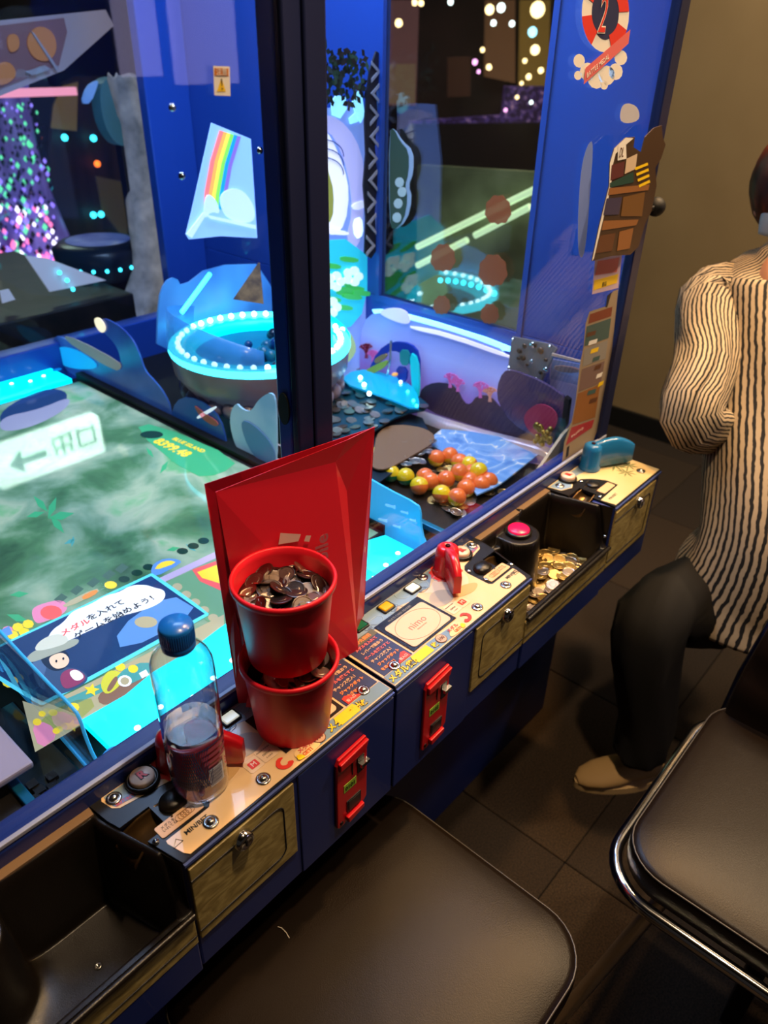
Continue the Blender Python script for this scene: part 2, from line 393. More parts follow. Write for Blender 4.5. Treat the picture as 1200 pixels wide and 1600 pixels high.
# curled promotional card on the corner
pc = thing('promotional_card', 'curled dark brown promotional card with picture panels hanging on the cabinet corner', 'sign', Yp(960, 400, .02))
def Yc(u, v, dy=0): return yy(u, v, YG - .022 - dy)
body = [(925, 408), (936, 355), (952, 290), (953, 255), (960, 232), (978, 215), (992, 214), (990, 230), (1002, 238), (1008, 214), (1022, 200), (1034, 196), (1036, 216), (1040, 226), (1033, 248), (1024, 262), (1026, 290), (1018, 330), (1008, 350), (998, 385), (985, 398), (955, 400)]
bm = MB(); bm.prism([Yc(*q) for q in body], (0, .0015, 0), mat('card_brown', '43301e', .45)); bm.build('card', None, pc)
st = MB(); quad_ = lambda L, m, dy: st.poly([Yc(u, v, dy) for u, v in L], m)
quad_([(925, 408), (936, 355), (952, 290), (953, 255), (960, 232), (978, 215), (990, 216), (962, 240), (957, 260), (955, 292), (939, 357), (928, 404)], WHITE, .0005)
quad_([(966, 226), (978, 222), (979, 248), (965, 251)], WHITE, .0008); quad_([(979, 248), (996, 240), (993, 264), (976, 272)], mat('cream_card', 'cbb59a', .5), .0008)
quad_([(956, 258), (976, 252), (974, 275), (954, 282)], mat('maroon_print', '5a2a28', .5), .0008); quad_([(953, 286), (990, 268), (990, 285), (953, 293)], mat('deep_green_print', '1f4238', .5), .0008)
quad_([(952, 294), (1015, 288), (1013, 297), (950, 305)], OCHRE, .0008); quad_([(948, 310), (972, 308), (967, 335), (943, 336)], mat('violet_print', '3c3550', .5), .001)
quad_([(974, 308), (1008, 300), (1003, 338), (970, 338)], mat('gold_dim_print', '6e4c22', .5), .0008); quad_([(943, 345), (998, 343), (994, 352), (940, 360)], OCHRE, .0008)
quad_([(938, 368), (962, 364), (956, 392), (930, 396)], mat('brown_dim_print', '5e3a20', .5), .0008); quad_([(968, 362), (990, 356), (984, 388), (964, 392)], OCHRE, .0008)
for k in range(4): quad_([(992 + k*2, 262 + k*9), (1012 + k, 254 + k*9), (1013 + k, 258 + k*9), (993 + k*2, 266 + k*9)], YEL, .001)
st.build('card_print', None, pc)
text('DL', .020, BROWNP, pc, Yc(967, 246, .0012), (1, 0, 0), (0, 0, 1), 'card_title', sx=.6)

# ================================================================== GAME SCREEN
scr = thing('game_screen', 'big flat green jungle game screen lying in the middle of the cabinet', 'screen', (XS, YM, SZ - .02))
JUNG = noisemat('screen_jungle_picture', [(.3, '2c4c3c'), (.43, '4a7656'), (.52, '74947c'), (.6, '94a890'), (.68, '5fa070')], 7, .035, 12, es=.72, distort=.35)
MB().box((.25, .745, SZ - .02), (.868, 1.775, SZ - .0005), BLACKM).build('screen_bezel', None, scr)
MB().box((.255, .75, SZ - .0004), (.86, 1.77, SZ), JUNG).build('picture_area', None, scr)
def S(u, v, h=0): return zz(u, v, SZ + .0004 + h)
def emi(name, c, s=.8): return mat(name, c, .05, es=s, ecol=c)
e_navy = emi('screen_navy', '24406e', .55); e_cy = emi('screen_cyan_line', '58c8e0', .9); e_wh = emi('screen_white', 'dfe6ee', .9); e_red = emi('screen_red', 'd85a5a', .9)
e_ink = emi('screen_ink', '2a3040', .3); e_grn = emi('screen_green', '3fa070', .7); e_yel = emi('screen_yellow', 'e8c83c', .85); e_pink = emi('screen_pink', 'd884a8', .7)
e_tan = emi('screen_tan', 'b0a888', .6); e_teal = emi('screen_teal', '4f9c9c', .6); e_sky = emi('screen_sky', '5c8ccc', .7); e_dk = emi('screen_dark_green', '1c4038', .4); e_brn = emi('screen_brown', '8a6a5c', .5)
sp = MB()
def SP(L, m, h, sm=0): sp.poly([S(u, v, h) for u, v in (smoothpoly(L, sm) if sm else L)], m)
# leaves
for (u, v, r, a, m) in [(75, 810, 42, 0.2, e_grn), (75, 810, 36, 1.2, e_grn), (75, 800, 34, 2.3, e_grn), (78, 805, 36, -.9, e_grn), (70, 800, 30, 3.4, e_grn), (100, 850, 20, .4, e_teal), (112, 855, 18, 1.4, e_teal), (265, 720, 24, 0, e_grn), (250, 740, 24, 1, e_grn), (240, 715, 20, 2.2, e_grn), (10, 960, 36, -.3, e_grn), (15, 930, 30, .1, e_grn), (260, 860, 22, .2, e_grn), (290, 850, 20, -.6, e_teal)]:
    dx, dy = math.cos(a), -math.sin(a)
    SP([(u, v), (u + dx*r*.5 - dy*r*.16, v + dy*r*.5 + dx*r*.16), (u + dx*r, v + dy*r), (u + dx*r*.5 + dy*r*.16, v + dy*r*.5 - dx*r*.16)], m, .0001)
# stone path of dark ovals and tiles
for (u, v) in [(194, 905), (214, 895), (285, 861), (302, 853), (318, 845), (232, 886)]: SP(circ(u, v, 9, 12, 5), e_dk, .0002)
for (u, v) in [(95, 935), (120, 922), (146, 910), (170, 898), (190, 888)]: SP([(u - 11, v + 2), (u + 1, v - 8), (u + 11, v - 2), (u - 1, v + 8)], emi('screen_slab', '48685c', .5), .0002)
SP([(48, 955), (58, 945), (100, 935), (108, 955), (70, 972), (55, 975)], e_pink, .0002, 2)
SP(circ(80, 957, 17, 16, 11), e_red, .0004)
SP([(96, 945), (150, 918), (157, 925), (104, 950)], e_tan, .0004, 1); SP([(126, 932), (150, 920), (154, 926), (132, 938)], emi('screen_orange', 'd88a4a', .7), .0006, 1); SP(circ(173, 914, 10, 12, 6), e_yel, .0004)
# prize dome and ladder panel at the right of the path
SP([(235, 893), (240, 880), (258, 872), (280, 874), (284, 880), (240, 903)], e_sky, .0003, 1); SP([(240, 892), (248, 880), (264, 875), (278, 879)], e_yel, .0005, 1)
SP([(245, 905), (345, 858), (350, 866), (252, 912)], emi('screen_lilac', 'b8a8c8', .6), .0004)
SP([(252, 913), (350, 868), (372, 880), (372, 985), (330, 975)], emi('screen_panel_green', '6fa07c', .5), .0003); SP([(300, 890), (350, 872), (350, 925), (312, 908)], e_red, .0005); SP([(308, 894), (345, 880), (345, 912), (316, 903)], e_yel, .0007)
for k in range(5): SP(circ(277 + k*14, 917 + k*12, 8, 12, 6), e_tan, .0006)
# jackpot panel
SP([(208, 670), (240, 660), (375, 718), (345, 742), (300, 745)], e_grn, .0003, 1); SP(circ(237, 679, 18, 16, 6), e_dk, .0006)
# coin-row pond at the far left
SP([(0, 640), (70, 605), (110, 612), (95, 640), (40, 660), (0, 668)], e_navy, .0003, 2); SP([(0, 652), (60, 640), (112, 618), (104, 640), (50, 668), (0, 676)], emi('screen_pale_violet', '9a9ab4', .5), .0005, 2)
# bottom icon strip
SP([(35, 1095), (65, 1105), (350, 960), (350, 1005), (55, 1175)], e_tan, .0003)
SP([(85, 1100), (200, 1050), (206, 1060), (92, 1112)], e_teal, .0005); SP([(60, 1120), (140, 1085), (150, 1110), (70, 1150)], emi('screen_olive', '9aa060', .6), .0005, 1)
SP([(48, 1130), (75, 1128), (92, 1150), (62, 1172)], e_pink, .0006, 1); SP([(150, 1080), (235, 1050), (240, 1078), (158, 1108)], e_brn, .0006, 2)
SP([(155, 1068), (170, 1045), (195, 1052), (188, 1072), (165, 1088)], emi('screen_leaf_yellow', 'c8c848', .7), .0008, 2); SP([(165, 1078), (180, 1055), (186, 1060), (172, 1082)], e_brn, .001, 2)
SP([(180, 1052), (232, 1030), (240, 1052), (188, 1076)], e_teal, .0009, 1); SP(circ(195, 1064, 11, 14, 9), e_wh, .0012); SP(circ(195, 1064, 7, 14, 6), e_tan, .0014)
SP([(217, 1052), (228, 1046), (233, 1054), (222, 1060)], e_wh, .0012); 
for (u, v, r) in [(143, 1078, 13), (112, 1134, 13)]:
    SP([(u + r*(1 if k % 2 == 0 else .45)*math.cos(k*PI/5 - 1.4), v + .8*r*(1 if k % 2 == 0 else .45)*math.sin(k*PI/5 - 1.4)) for k in range(10)], e_yel, .0012)
for (u, v, r) in [(115, 1105, 9), (58, 1128, 7), (66, 1115, 6), (168, 1040, 8), (188, 1042, 8), (208, 1045, 8), (88, 1142, 6), (15, 1065, 12)]: SP(circ(u, v, r, 10, r*.8), e_yel, .001)
for (u, v) in [(12, 985), (28, 980), (44, 975), (20, 992), (38, 988)]: SP(circ(u, v, 9, 8, 7), e_yel if u % 3 else e_pink, .0005)
SP([(0, 985), (14, 978), (20, 990), (0, 998)], e_sky, .0007)
sp.build('screen_artwork', None, scr)['kind'] = 'stuff'
text('8399.48', .034, e_yel, scr, S(238, 690, .001), S(358, 748) - S(238, 690), S(260, 672) - S(238, 690), 'jackpot_digits', bold=.0012)
text('BLUE ISLAND', .017, e_yel, scr, S(268, 686, .001), S(358, 726) - S(268, 686), S(276, 676) - S(268, 686), 'jackpot_title', bold=.0005)
pop = MB(); pop.poly([S(u, v, .0016) for u, v in smoothpoly([(-30, 1020), (0, 1008), (234, 896), (240, 896), (326, 957), (325, 963), (70, 1102), (60, 1101), (-30, 1045)], 1)], e_cy)
pop.poly([S(u, v, .0019) for u, v in [(-26, 1022), (0, 1011), (236, 900), (320, 959), (66, 1097), (-26, 1040)]], e_navy)
pop.poly([S(u, v, .0021) for u, v in smoothpoly([(180, 985), (262, 925), (316, 957), (190, 1020)], 1)], e_sky)
pop.poly([S(u, v, .0024) for u, v in circ(228, 972, 18, 14, 9)], e_tan)
# generic young sailor figure in plain shapes
for (L, m_, h_) in (
    ([(58, 1020), (80, 1040), (132, 1046), (140, 1066), (96, 1086), (68, 1086)], emi('screen_coat', '3c5478', .6), .0022),
    ([(50, 1030), (70, 1022), (74, 1040), (66, 1062), (74, 1078), (62, 1076), (52, 1056)], emi('screen_sleeve', '4a6890', .6), .0023),
    ([(60, 1018), (96, 1012), (110, 1024), (106, 1044), (84, 1050), (66, 1038)], emi('screen_hair', '22344c', .5), .0024),
    ([(76, 1026), (98, 1018), (110, 1030), (104, 1042), (88, 1046), (78, 1038)], emi('screen_face', 'dcc0a8', .8), .0026),
    ([(92, 1052), (116, 1042), (138, 1058), (120, 1072), (98, 1078)], emi('screen_vest', '8a4468', .6), .0026),
    ([(106, 1050), (120, 1045), (134, 1058), (118, 1066)], e_wh, .0028),
    ([(38, 1032), (52, 1016), (92, 1004), (124, 996), (122, 1008), (84, 1022), (50, 1036)], emi('screen_hat_brim', '98a094', .7), .0030),
    ([(52, 1018), (60, 1002), (84, 990), (104, 992), (108, 1004), (78, 1014)], emi('screen_hat', 'c0c4b8', .8), .0032)):
    pop.poly([S(u, v, h_) for u, v in smoothpoly(L, 2)], m_)
for (u, v) in ((88, 1033), (99, 1029)): pop.poly([S(a, b_, .0034) for a, b_ in circ(u, v, 1.8, 8, 2.2)], e_ink)
po = pop.build('message_window', None, scr)
bub = MB(); bub.poly([S(u, v, .003) for u, v in smoothpoly([(72, 1004), (80, 985), (100, 972), (112, 955), (140, 945), (165, 930), (185, 926), (205, 914), (230, 914), (240, 918), (258, 922), (258, 936), (240, 948), (215, 956), (190, 962), (165, 975), (140, 985), (110, 1000), (86, 1008)], 2)], e_wh)
bo = bub.build('speech_cloud', None, scr)
rd = S(255, 922) - S(100, 1000)
text('メダル', .0155, e_red, bo, S(97, 994, .0034), rd, S(85, 975) - S(97, 994), 'message_text', bold=.0004)
text('を入れて', .0155, e_ink, bo, S(139, 970, .0034), rd, S(85, 975) - S(97, 994), 'message_text', bold=.0003)
text('ゲームを始めよう！', .0157, e_ink, bo, S(119, 998, .0034), rd, S(85, 975) - S(97, 994), 'message_text', bold=.0003)

# glowing cyan strip between the screen and the rail
led = thing('cyan_light_bar', 'wavy glowing cyan light bar along the front of the game screen', 'light', (XS, .69, SZ))
zl = SZ + .006
front = [zz(u, v, zl) for u, v in [(124, 1207), (345, 1057)]]
xl, xr_ = .268, .856
back = [(xl, .745), (.33, .742), (.38, .752), (.44, .75), (.5, .758), (.56, .762), (.62, .758), (.68, .764), (.74, .754), (.79, .764), (xr_, .742)]
back = [(x, y - .012) for x, y in back]
MB().prism([(xl, .625, zl - .012), (xr_, .625, zl - .012)] + [(x, y, zl - .012) for x, y in reversed(back)], (0, 0, .012), CYAN).build('diffuser', None, led)
lb = MB()
for k in range(14):
    lb.sphere((xl + .04 + k * .040, .668 + .010 * math.sin(k * 2.1), zl + .001), .0045, LEDW, 10, 5, (1, 1, .3))
lb.build('led_point', None, led)['kind'] = 'stuff'
MB().prism([zz(u, v, zl + .001) for u, v in smoothpoly([(158, 1182), (172, 1168), (192, 1166), (186, 1178), (168, 1188)], 2)], (0, 0, .002), mat('fish_blue', '0078b8', .4, es=.6, ecol='0082c8')).build('fish_mark', None, led)
MB().prism([(p.x + .315, p.y, p.z) for p in [zz(u, v, zl + .001) for u, v in smoothpoly([(158, 1182), (172, 1168), (192, 1166), (186, 1178), (168, 1188)], 2)]], (0, 0, .002), MATS['fish_blue']).build('fish_mark', None, led)

led2 = dup(led); led2.location = (XS, 2 * YM - .69, SZ); led2.rotation_euler.z = PI; led2['label'] = 'wavy glowing cyan light bar at the far end of the game screen'

# ================================================================== RIGHT EDGE OF THE SCREEN: wave panels
MB().box((.869, .745, SZ - .07), (.905, 1.80, SZ + .012), BLACKM).build('side_channel', None, scr)
def Xp(u, v, dx=0): return xx(u, v, .887 - dx)
WAVEB = noisemat('wave_panel_print', [(.3, '2a3f88'), (.6, '3a62b4'), (.8, '5a86c8')], 6, .25, 3, es=.25)
def ypanel(name, label, cat, L, m, extra=(), th=.004, sm=2, gr=None, fx=Xp):
    pts = [fx(u, v) for u, v in smoothpoly(L, sm)]
    zmin = min(p.z for p in pts); c = Vector((pts[0].x, sum(p.y for p in pts) / len(pts), zmin))
    t = thing(name, label, cat, c, gr)
    MB().prism(pts, (th, 0, 0), m).build('panel', None, t)
    for (nm, L2, m2, s2) in extra:
        MB().prism([fx(u, v, .003) for u, v in (smoothpoly(L2, s2) if s2 else L2)], (.002, 0, 0), m2).build(nm, None, t)
    return t
ypanel('wave_panel', 'blue wave-shaped acrylic panel with a curling crest at the back of the screen', 'decoration',
       [(82, 518), (84, 566), (150, 608), (200, 636), (264, 668), (268, 640), (255, 612), (238, 592), (226, 580), (218, 555), (208, 532), (190, 512), (170, 500), (158, 497), (152, 512), (172, 528), (186, 548), (190, 575), (182, 580), (120, 542)], WAVEB,
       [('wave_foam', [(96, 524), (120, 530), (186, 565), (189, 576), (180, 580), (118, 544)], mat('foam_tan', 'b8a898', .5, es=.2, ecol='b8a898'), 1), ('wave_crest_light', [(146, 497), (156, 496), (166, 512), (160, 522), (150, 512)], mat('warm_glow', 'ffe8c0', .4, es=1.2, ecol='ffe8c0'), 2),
        ('lit_patch', [(86, 540), (122, 546), (160, 575), (120, 578), (90, 568)], mat('cyan_light_wash', '1c9ad8', .4, es=.8, ecol='18a8e8'), 2)])  # lit patch: cyan light on the wave panel painted as a glowing shape
ypanel('pointer_panel', 'dark blue acrylic panel with a white pointer below the ring bowl', 'decoration', [(278, 612), (262, 670), (350, 712), (356, 700), (340, 640)], mat('deep_blue_panel', '1d3f8c', .3, es=.25, ecol='1d4f9c'),
       [('pointer', [(307, 650), (336, 634), (338, 638), (309, 656)], mat('pointer_white', 'e8f0ff', .4, es=.8, ecol='e8f0ff'), 1), ('coral_print', [(300, 630), (318, 645), (342, 660), (338, 668), (315, 655)], PINKP, 2)])
ypanel('whale_panel', 'pale blue whale-tail acrylic panel beside the centre post', 'decoration', [(358, 650), (368, 628), (378, 640), (392, 644), (405, 622), (428, 610), (432, 650), (432, 740), (400, 730), (372, 705), (362, 680)],
       noisemat('whale_print', [(.3, '6f9cc0'), (.7, 'a8c4d8')], 8, .3, 3, es=.35), [('tail_shade', [(372, 655), (396, 662), (430, 700), (430, 735), (392, 712)], mat('whale_shade', '4f7aa8', .4, es=.25, ecol='4f7aa8'), 2)])

# ================================================================== PUSHER TABLES
PCX = XS
def mx(x, s): return x if s > 0 else 2 * PCX - x
def pusher(s, label):
    t = thing('medal_pusher', label, 'medal pusher', (mx(1.12, s), .9, ZC - .1))
    def bx(a, b, m, nm, bv=.0015):
        x0, x1 = sorted((mx(a[0], s), mx(b[0], s)))
        return MB().box((x0, a[1], a[2]), (x1, b[1], b[2]), m).build(nm, None, t, bevel=bv)
    bx((.955, .66, ZC - .095), (1.30, 1.17, SZ - .016), BLACKM, 'table_base')
    bx((.958, .665, SZ - .0155), (1.30, 1.17, SZ - .013), mat('pusher_steel', '4a4038', .35, .8), 'table_top')
    bx((.945, .655, SZ - .016), (.957, .86, SZ - .004), mat('edge_cyan_plate', '1a6f90', .3, .3), 'edge_bar')
    bx((.880, .66, ZC - .095), (.944, .87, SZ - .03), mat('drop_box_dark', '15222e', .25, coat=.5), 'drop_box', .003)
    bx((.882, .648, ZC - .09), (.952, .6555, SZ - .012), ACRP, 'drop_box_window')
    bx((.90, .866, SZ - .03), (.912, 1.12, SZ - .0), mat('chute_floor', '243c48', .4), 'chute_floor')
    bx((.905, .866, SZ + .012), (.909, 1.17, SZ + .016), mat('rail_clear_edge', 'b8b0b0', .2), 'chute_rail')
    bx((.950, .866, SZ + .012), (.954, 1.17, SZ + .016), MATS['rail_clear_edge'], 'chute_rail')
    bx((.906, .866, SZ - .02), (.908, 1.17, SZ + .012), ACRYL, 'chute_wall')
    # curved light blue partition
    PP = [xx(u, v, .873) for u, v in smoothpoly([(480, 690), (540, 726), (600, 762), (652, 788), (657, 800), (657, 820), (662, 845), (680, 873), (664, 884), (640, 866), (590, 832), (480, 765)], 1)]
    MB().prism([(mx(.873, s), p.y, p.z) for p in PP], ((.004 if s > 0 else -.004), 0, 0), mat('partition_sky_blue', '3fb0ee', .2, es=.42, ecol='38b0f0') if s > 0 else ACRYL).build('partition', None, t)  # sky-blue side glows: cyan light falling on it is put into its colour
    if s < 0: MB().tube([(mx(.875, s), p.y, p.z) for p in PP], .0022, 6, MATS['partition_sky_blue'], True).build('partition_edge', None, t)
    if s > 0:
        for (u, v, r) in ((610, 790, 8), (632, 800, 6), (598, 812, 7), (645, 812, 5), (620, 822, 6)):
            MB().prism([xx(a, b_, .8726) for a, b_ in smoothpoly([(u - r, v - r*.5), (u + r*.5, v), (u + r, v - .2*r), (u + r, v + .8*r), (u + r*.4, v + r*.4), (u - r, v + r*.1)], 1)], (-.0006, 0, 0), mat('partition_fish', '90d0f4', .3, es=.5, ecol='90d8ff')).build('fish_print', None, t)
    return t
pr = pusher(1, 'coin pusher table with orange balls right of the game screen')
plf = pusher(-1, 'coin pusher edge with a pale cover at the left of the game screen')
# pale frosted cover on the left pusher
MB().box((.10, .70, SZ + .012), (.19, .95, SZ + .022), mat('frosted_cover', 'b8a8b8', .4)).build('frosted_cover', None, plf, bevel=.003)
blk = MB()
for k in range(26):
    x = .10 + random.random() * .12; y = .655 + random.random() * .05; blk.box((x, y, SZ - .06), (x + .012, y + .012, SZ - .03 + random.random() * .012), BLACK, None)
o = blk.build('peg_block', None, plf); o['kind'] = 'stuff'
# divider post with cyan light on the bar
q = zz(678, 770, SZ)
MB().box((.944, .838, SZ - .02), (.957, .846, SZ + .032), mat('divider_blue', '1c3a6a', .3)).build('divider', None, pr)
MB().box((.9425, .836, SZ - .0), (.9438, .848, SZ + .018), CYAN2).build('divider_light', None, pr)
# wave-printed slope board behind the balls
WAVP = noisemat('wave_slope_print', [(.42, '5f8cc4'), (.50, '7ba2d0'), (.515, 'e0d8c8'), (.53, '7aa0cc'), (.7, '4f7cb8')], 7, .3, 2, distort=2.6, es=.16)  # board glows faintly: light on the print is put into its colour
sb = MB(); P4 = [zz(672, 690, SZ + .004), zz(726, 745, SZ + .002), zz(782, 790, SZ + .002), zz(800, 790, SZ + .002), zz(858, 712, SZ + .012), zz(735, 668, SZ + .012)]
P4 = [zz(u, v, SZ + .004) for u, v in [(665, 692), (700, 712), (715, 740), (728, 752), (745, 775), (775, 762), (790, 752), (840, 712), (870, 700), (735, 676), (690, 672)]]
sb.prism(P4, (0, 0, .003), WAVP); so = sb.build('wave_slope', None, pr)
# cream corner slope with small plant
MB().prism([yy(u, v, .632) for u, v in [(798, 796), (812, 802), (935, 722), (925, 690), (905, 652), (880, 680), (862, 706), (838, 740)]], (0, .006, 0), noisemat('sand_board', [(.3, 'a88f6c'), (.7, 'c4ac88')], 10, .5, 4)).build('corner_slope', None, pr)
MB().prism([zz(u, v, SZ + .004) for u, v in [(785, 812), (812, 800), (806, 790), (782, 800)]], (0, 0, .008), mat('pale_ridge', 'a89c88', .5)).build('corner_ridge', None, pr)
pl = MB()
for k in range(40):
    p = yy(848 + random.uniform(-12, 8), 752 + random.uniform(-12, 14), .622); a = random.random() * 6.28; d = Vector((math.cos(a), math.sin(a), random.uniform(.1, .9))) * .012
    n_ = Vector((-math.sin(a), math.cos(a), 0)) * .004
    pl.add([p, p + d * .5 + n_, p + d, p + d * .5 - n_], [(0, 1, 2, 3)], mat('plant_green', '1c4a2c', .5))
pl.build('small_plant', None, pr)['kind'] = 'stuff'
# upper cyan-lit coin bed and grey plate
MB().prism([zz(u, v, SZ + .02) for u, v in smoothpoly([(583, 712), (590, 672), (625, 664), (670, 672), (684, 690), (640, 716), (600, 738), (576, 730)], 2)], (0, 0, .003), mat('brown_grey_plate', '7c5c40', .5)).build('rear_plate', None, pr)
MB().prism([zz(u, v, SZ + .012) for u, v in [(500, 700), (570, 660), (620, 640), (660, 655), (672, 680), (660, 700), (640, 720), (560, 780)]], (0, 0, .003), mat('dark_blue_bed', '10202e', .4)).build('rear_bed', None, pr)
bed = MB(); 
BEDZ = SZ + .03
bp = [zz(u, v, BEDZ) for u, v in smoothpoly([(500, 690), (500, 600), (530, 575), (580, 578), (650, 618), (676, 640), (625, 650), (590, 672), (560, 690)], 1)]
bed.prism(bp, (0, 0, .004), mat('coin_bed_dark', '0c3c50', .4)); bed.build('coin_bed', None, pr)

# ================================================================== MEDALS (coins)
def coinmesh(name, m, r=.0122, t=.0017):
    b = MB(); b.lathe([(r*.80, 0), (r*.82, .0), (r, .0002), (r, t - .0002), (r*.93, t), (r*.86, t - .0004), (r*.5, t - .0004), (r*.46, t - .0001), (r*.05, t - .0001)], (0, 0, 0), 20, m, None, True, False)
    o = b.build(name, None); me = o.data; bpy.data.objects.remove(o); return me
CM_B = coinmesh('medal', MEDAL); CM_S = coinmesh('medal', SILV)
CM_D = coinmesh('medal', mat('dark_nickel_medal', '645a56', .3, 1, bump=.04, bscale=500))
def coin(me, loc, rot, label, group):
    o = bpy.data.objects.new('medal', me); C.objects.link(o); o.location = loc; o.rotation_euler = rot
    return tag(o, label, 'medal', group)
def inpoly(x, y, P):
    c = False; j = len(P) - 1
    for i in range(len(P)):
        if (P[i][1] > y) != (P[j][1] > y) and x < (P[j][0] - P[i][0]) * (y - P[i][1]) / (P[j][1] - P[i][1]) + P[i][0]: c = not c
        j = i
    return c
def pile(P, n, z0, zf, label, group, me, tilt=.25, dmin=.011):
    xs = [p[0] for p in P]; ys = [p[1] for p in P]; got = []; tries = 0
    while len(got) < n and tries < 20000:
        tries += 1; x = random.uniform(min(xs), max(xs)); y = random.uniform(min(ys), max(ys))
        if not inpoly(x, y, P): continue
        if any((x - a)**2 + (y - b)**2 < dmin**2 for a, b in got[-max(1, n // 3):]): continue
        got.append((x, y)); k = len(got)
        coin(me[k % len(me)], (x, y, z0 + zf(x, y) * (.15 + .85 * k / n)), (random.gauss(0, tilt), random.gauss(0, tilt), random.random() * 6), label, group)
bedc = MB(); nb_ = 0
while nb_ < 90:
    q = bp[0] + Vector((random.uniform(-.4, .6), random.uniform(-.5, .5), 0))
    if not inpoly(q.x, q.y, [(p.x, p.y) for p in bp]): continue
    nb_ += 1; bedc.lathe([(.0122, 0), (.0122, .0016), (.0100, .0014), (.0001, .0014)], (q.x, q.y, BEDZ + .004 + random.random() * .006), 14, SILV, Matrix.Rotation(random.gauss(0, .2), 3, 'X').to_4x4(), True, False)
tag(bedc.build('medal_bed', None, None, loc=(bp[0].x, bp[0].y, BEDZ + .004)), 'bed of medals washed in cyan light at the back of the pusher', 'medals', kind='stuff')
front_area = [tuple(zz(u, v, SZ)[:2]) for u, v in [(650, 766), (676, 730), (700, 704), (725, 712), (760, 735), (790, 756), (798, 790), (772, 814), (720, 800)]]
pile(front_area, 46, SZ - .013, lambda x, y: .006, 'medal lying flat among the prize balls on the pusher table', 'medals on the pusher table', [CM_B, CM_S], .12, .013)
area2 = [tuple(zz(u, v, SZ)[:2]) for u, v in [(602, 715), (655, 690), (680, 702), (672, 732), (640, 740), (610, 735)]]
pile(area2, 26, SZ + .016, lambda x, y: .004, 'small medal scattered on the mesh plate behind the balls', 'medals on the rear plate', [CM_S], .1, .011)
coin(CM_S, zz(712, 800, SZ - .005), (.2, .1, 0), 'lone medal at the front corner of the pusher table', None)
# ================================================================== PRIZE BALLS
def ballmesh(ma, mb_):
    b = MB(); r = .0185; n = 20; k = 14
    for half, mm in ((0, ma), (1, mb_)):
        R = []
        for i in range(k // 2 + 1):
            t = PI * (i + half * k // 2) / k; t = min(max(t, .02), PI - .02)
            R.append([Vector((r*math.sin(t)*math.cos(2*PI*j/n), r*math.sin(t)*math.sin(2*PI*j/n), -r*math.cos(t))) for j in range(n)])
        b.loft(R, mm, False)
    o = b.build('prize_ball', None); me = o.data; bpy.data.objects.remove(o); return me
BOr = mat('ball_orange', 'ee7434', .14, coat=.5); BYe = mat('ball_yellow', 'e8c41c', .14, coat=.5); BGr = mat('ball_green', '0f7a4c', .14, coat=.5)
BM1 = ballmesh(BOr, BYe); BM2 = ballmesh(BYe, BOr); BM3 = ballmesh(BGr, BYe)
for i, (u, v, k) in enumerate([(682, 716, 0), (703, 712, 0), (718, 722, 0), (733, 726, 1), (718, 738, 0), (737, 739, 0), (748, 736, 1), (697, 749, 0), (664, 745, 0), (655, 759, 1), (672, 752, 0), (690, 772, 1), (714, 777, 0), (728, 763, 0), (734, 752, 0), (764, 752, 0), (752, 757, 0)]):
    z = SZ - .012 + .0185 + (.012 if i in (4, 6) else 0)
    p = zz(u, v, z)
    o = bpy.data.objects.new('prize_ball', (BM1, BM2)[k]); C.objects.link(o); o.location = p
    o.rotation_euler = (random.uniform(2.7, 3.5), random.uniform(-.5, .5), random.random() * 6) if k == 0 else (random.uniform(1.9, 3.4), random.uniform(-.5, .5), 0)
    tag(o, ('shiny orange and yellow capsule ball' if k == 0 else 'shiny mostly yellow capsule ball') + ' in the pile on the pusher table', 'ball', 'prize balls piled on the pusher table')
for i, (u, v) in enumerate([(585, 712), (591, 730), (611, 740), (634, 745)]):
    p = zz(u, v, SZ + .004)
    o = bpy.data.objects.new('prize_ball', BM3); C.objects.link(o); o.location = p; o.rotation_euler = (.15, .1, i)
    tag(o, 'green and yellow capsule ball in the row behind the clear rail', 'ball', 'green and yellow balls in the chute')

# ================================================================== UNDERSEA SIDE SCENERY (inside the end wall)
und = thing('undersea_panel', 'curved violet undersea picture panel under the end window', 'decoration', (XE - .05, .95, SZ))
def Ep(u, v, dx=0): return xx(u, v, XE - .045 - dx)
m = mat('undersea_gradient', 'ffffff', .3); nt = m.node_tree; b = nt.nodes['Principled BSDF']
tc = nt.nodes.new('ShaderNodeTexCoord'); sx = nt.nodes.new('ShaderNodeSeparateXYZ'); nt.links.new(tc.outputs['Object'], sx.inputs[0])
rp = nt.nodes.new('ShaderNodeValToRGB'); mr = nt.nodes.new('ShaderNodeMapRange'); nt.links.new(sx.outputs['Z'], mr.inputs[0]); mr.inputs[1].default_value = -.05; mr.inputs[2].default_value = .26
nt.links.new(mr.outputs[0], rp.inputs[0])
e = rp.color_ramp.elements; e[0].position = 0; e[0].color = (*lin('5a4a80'), 1); e[1].position = 1; e[1].color = (*lin('5a78d8'), 1)
for p_, c_ in ((.35, '8a6cc0'), (.6, '9aa4e8'), (.82, '6f86e0')): q = e.new(p_); q.color = (*lin(c_), 1)
nt.links.new(rp.outputs[0], b.inputs['Base Color']); nt.links.new(rp.outputs[0], b.inputs['Emission Color']); b.inputs['Emission Strength'].default_value = .45
def EB(L, mm, nm, dx=0, th=.004, sm=1): return MB().prism([Ep(u, v, dx) for u, v in (smoothpoly(L, sm) if sm else L)], (th, 0, 0), mm).build(nm, None, und)
EB([(562, 520), (575, 492), (600, 488), (640, 500), (720, 522), (800, 552), (800, 600), (905, 680), (895, 735), (760, 712), (640, 668), (575, 640), (562, 600)], m, 'backdrop', 0)
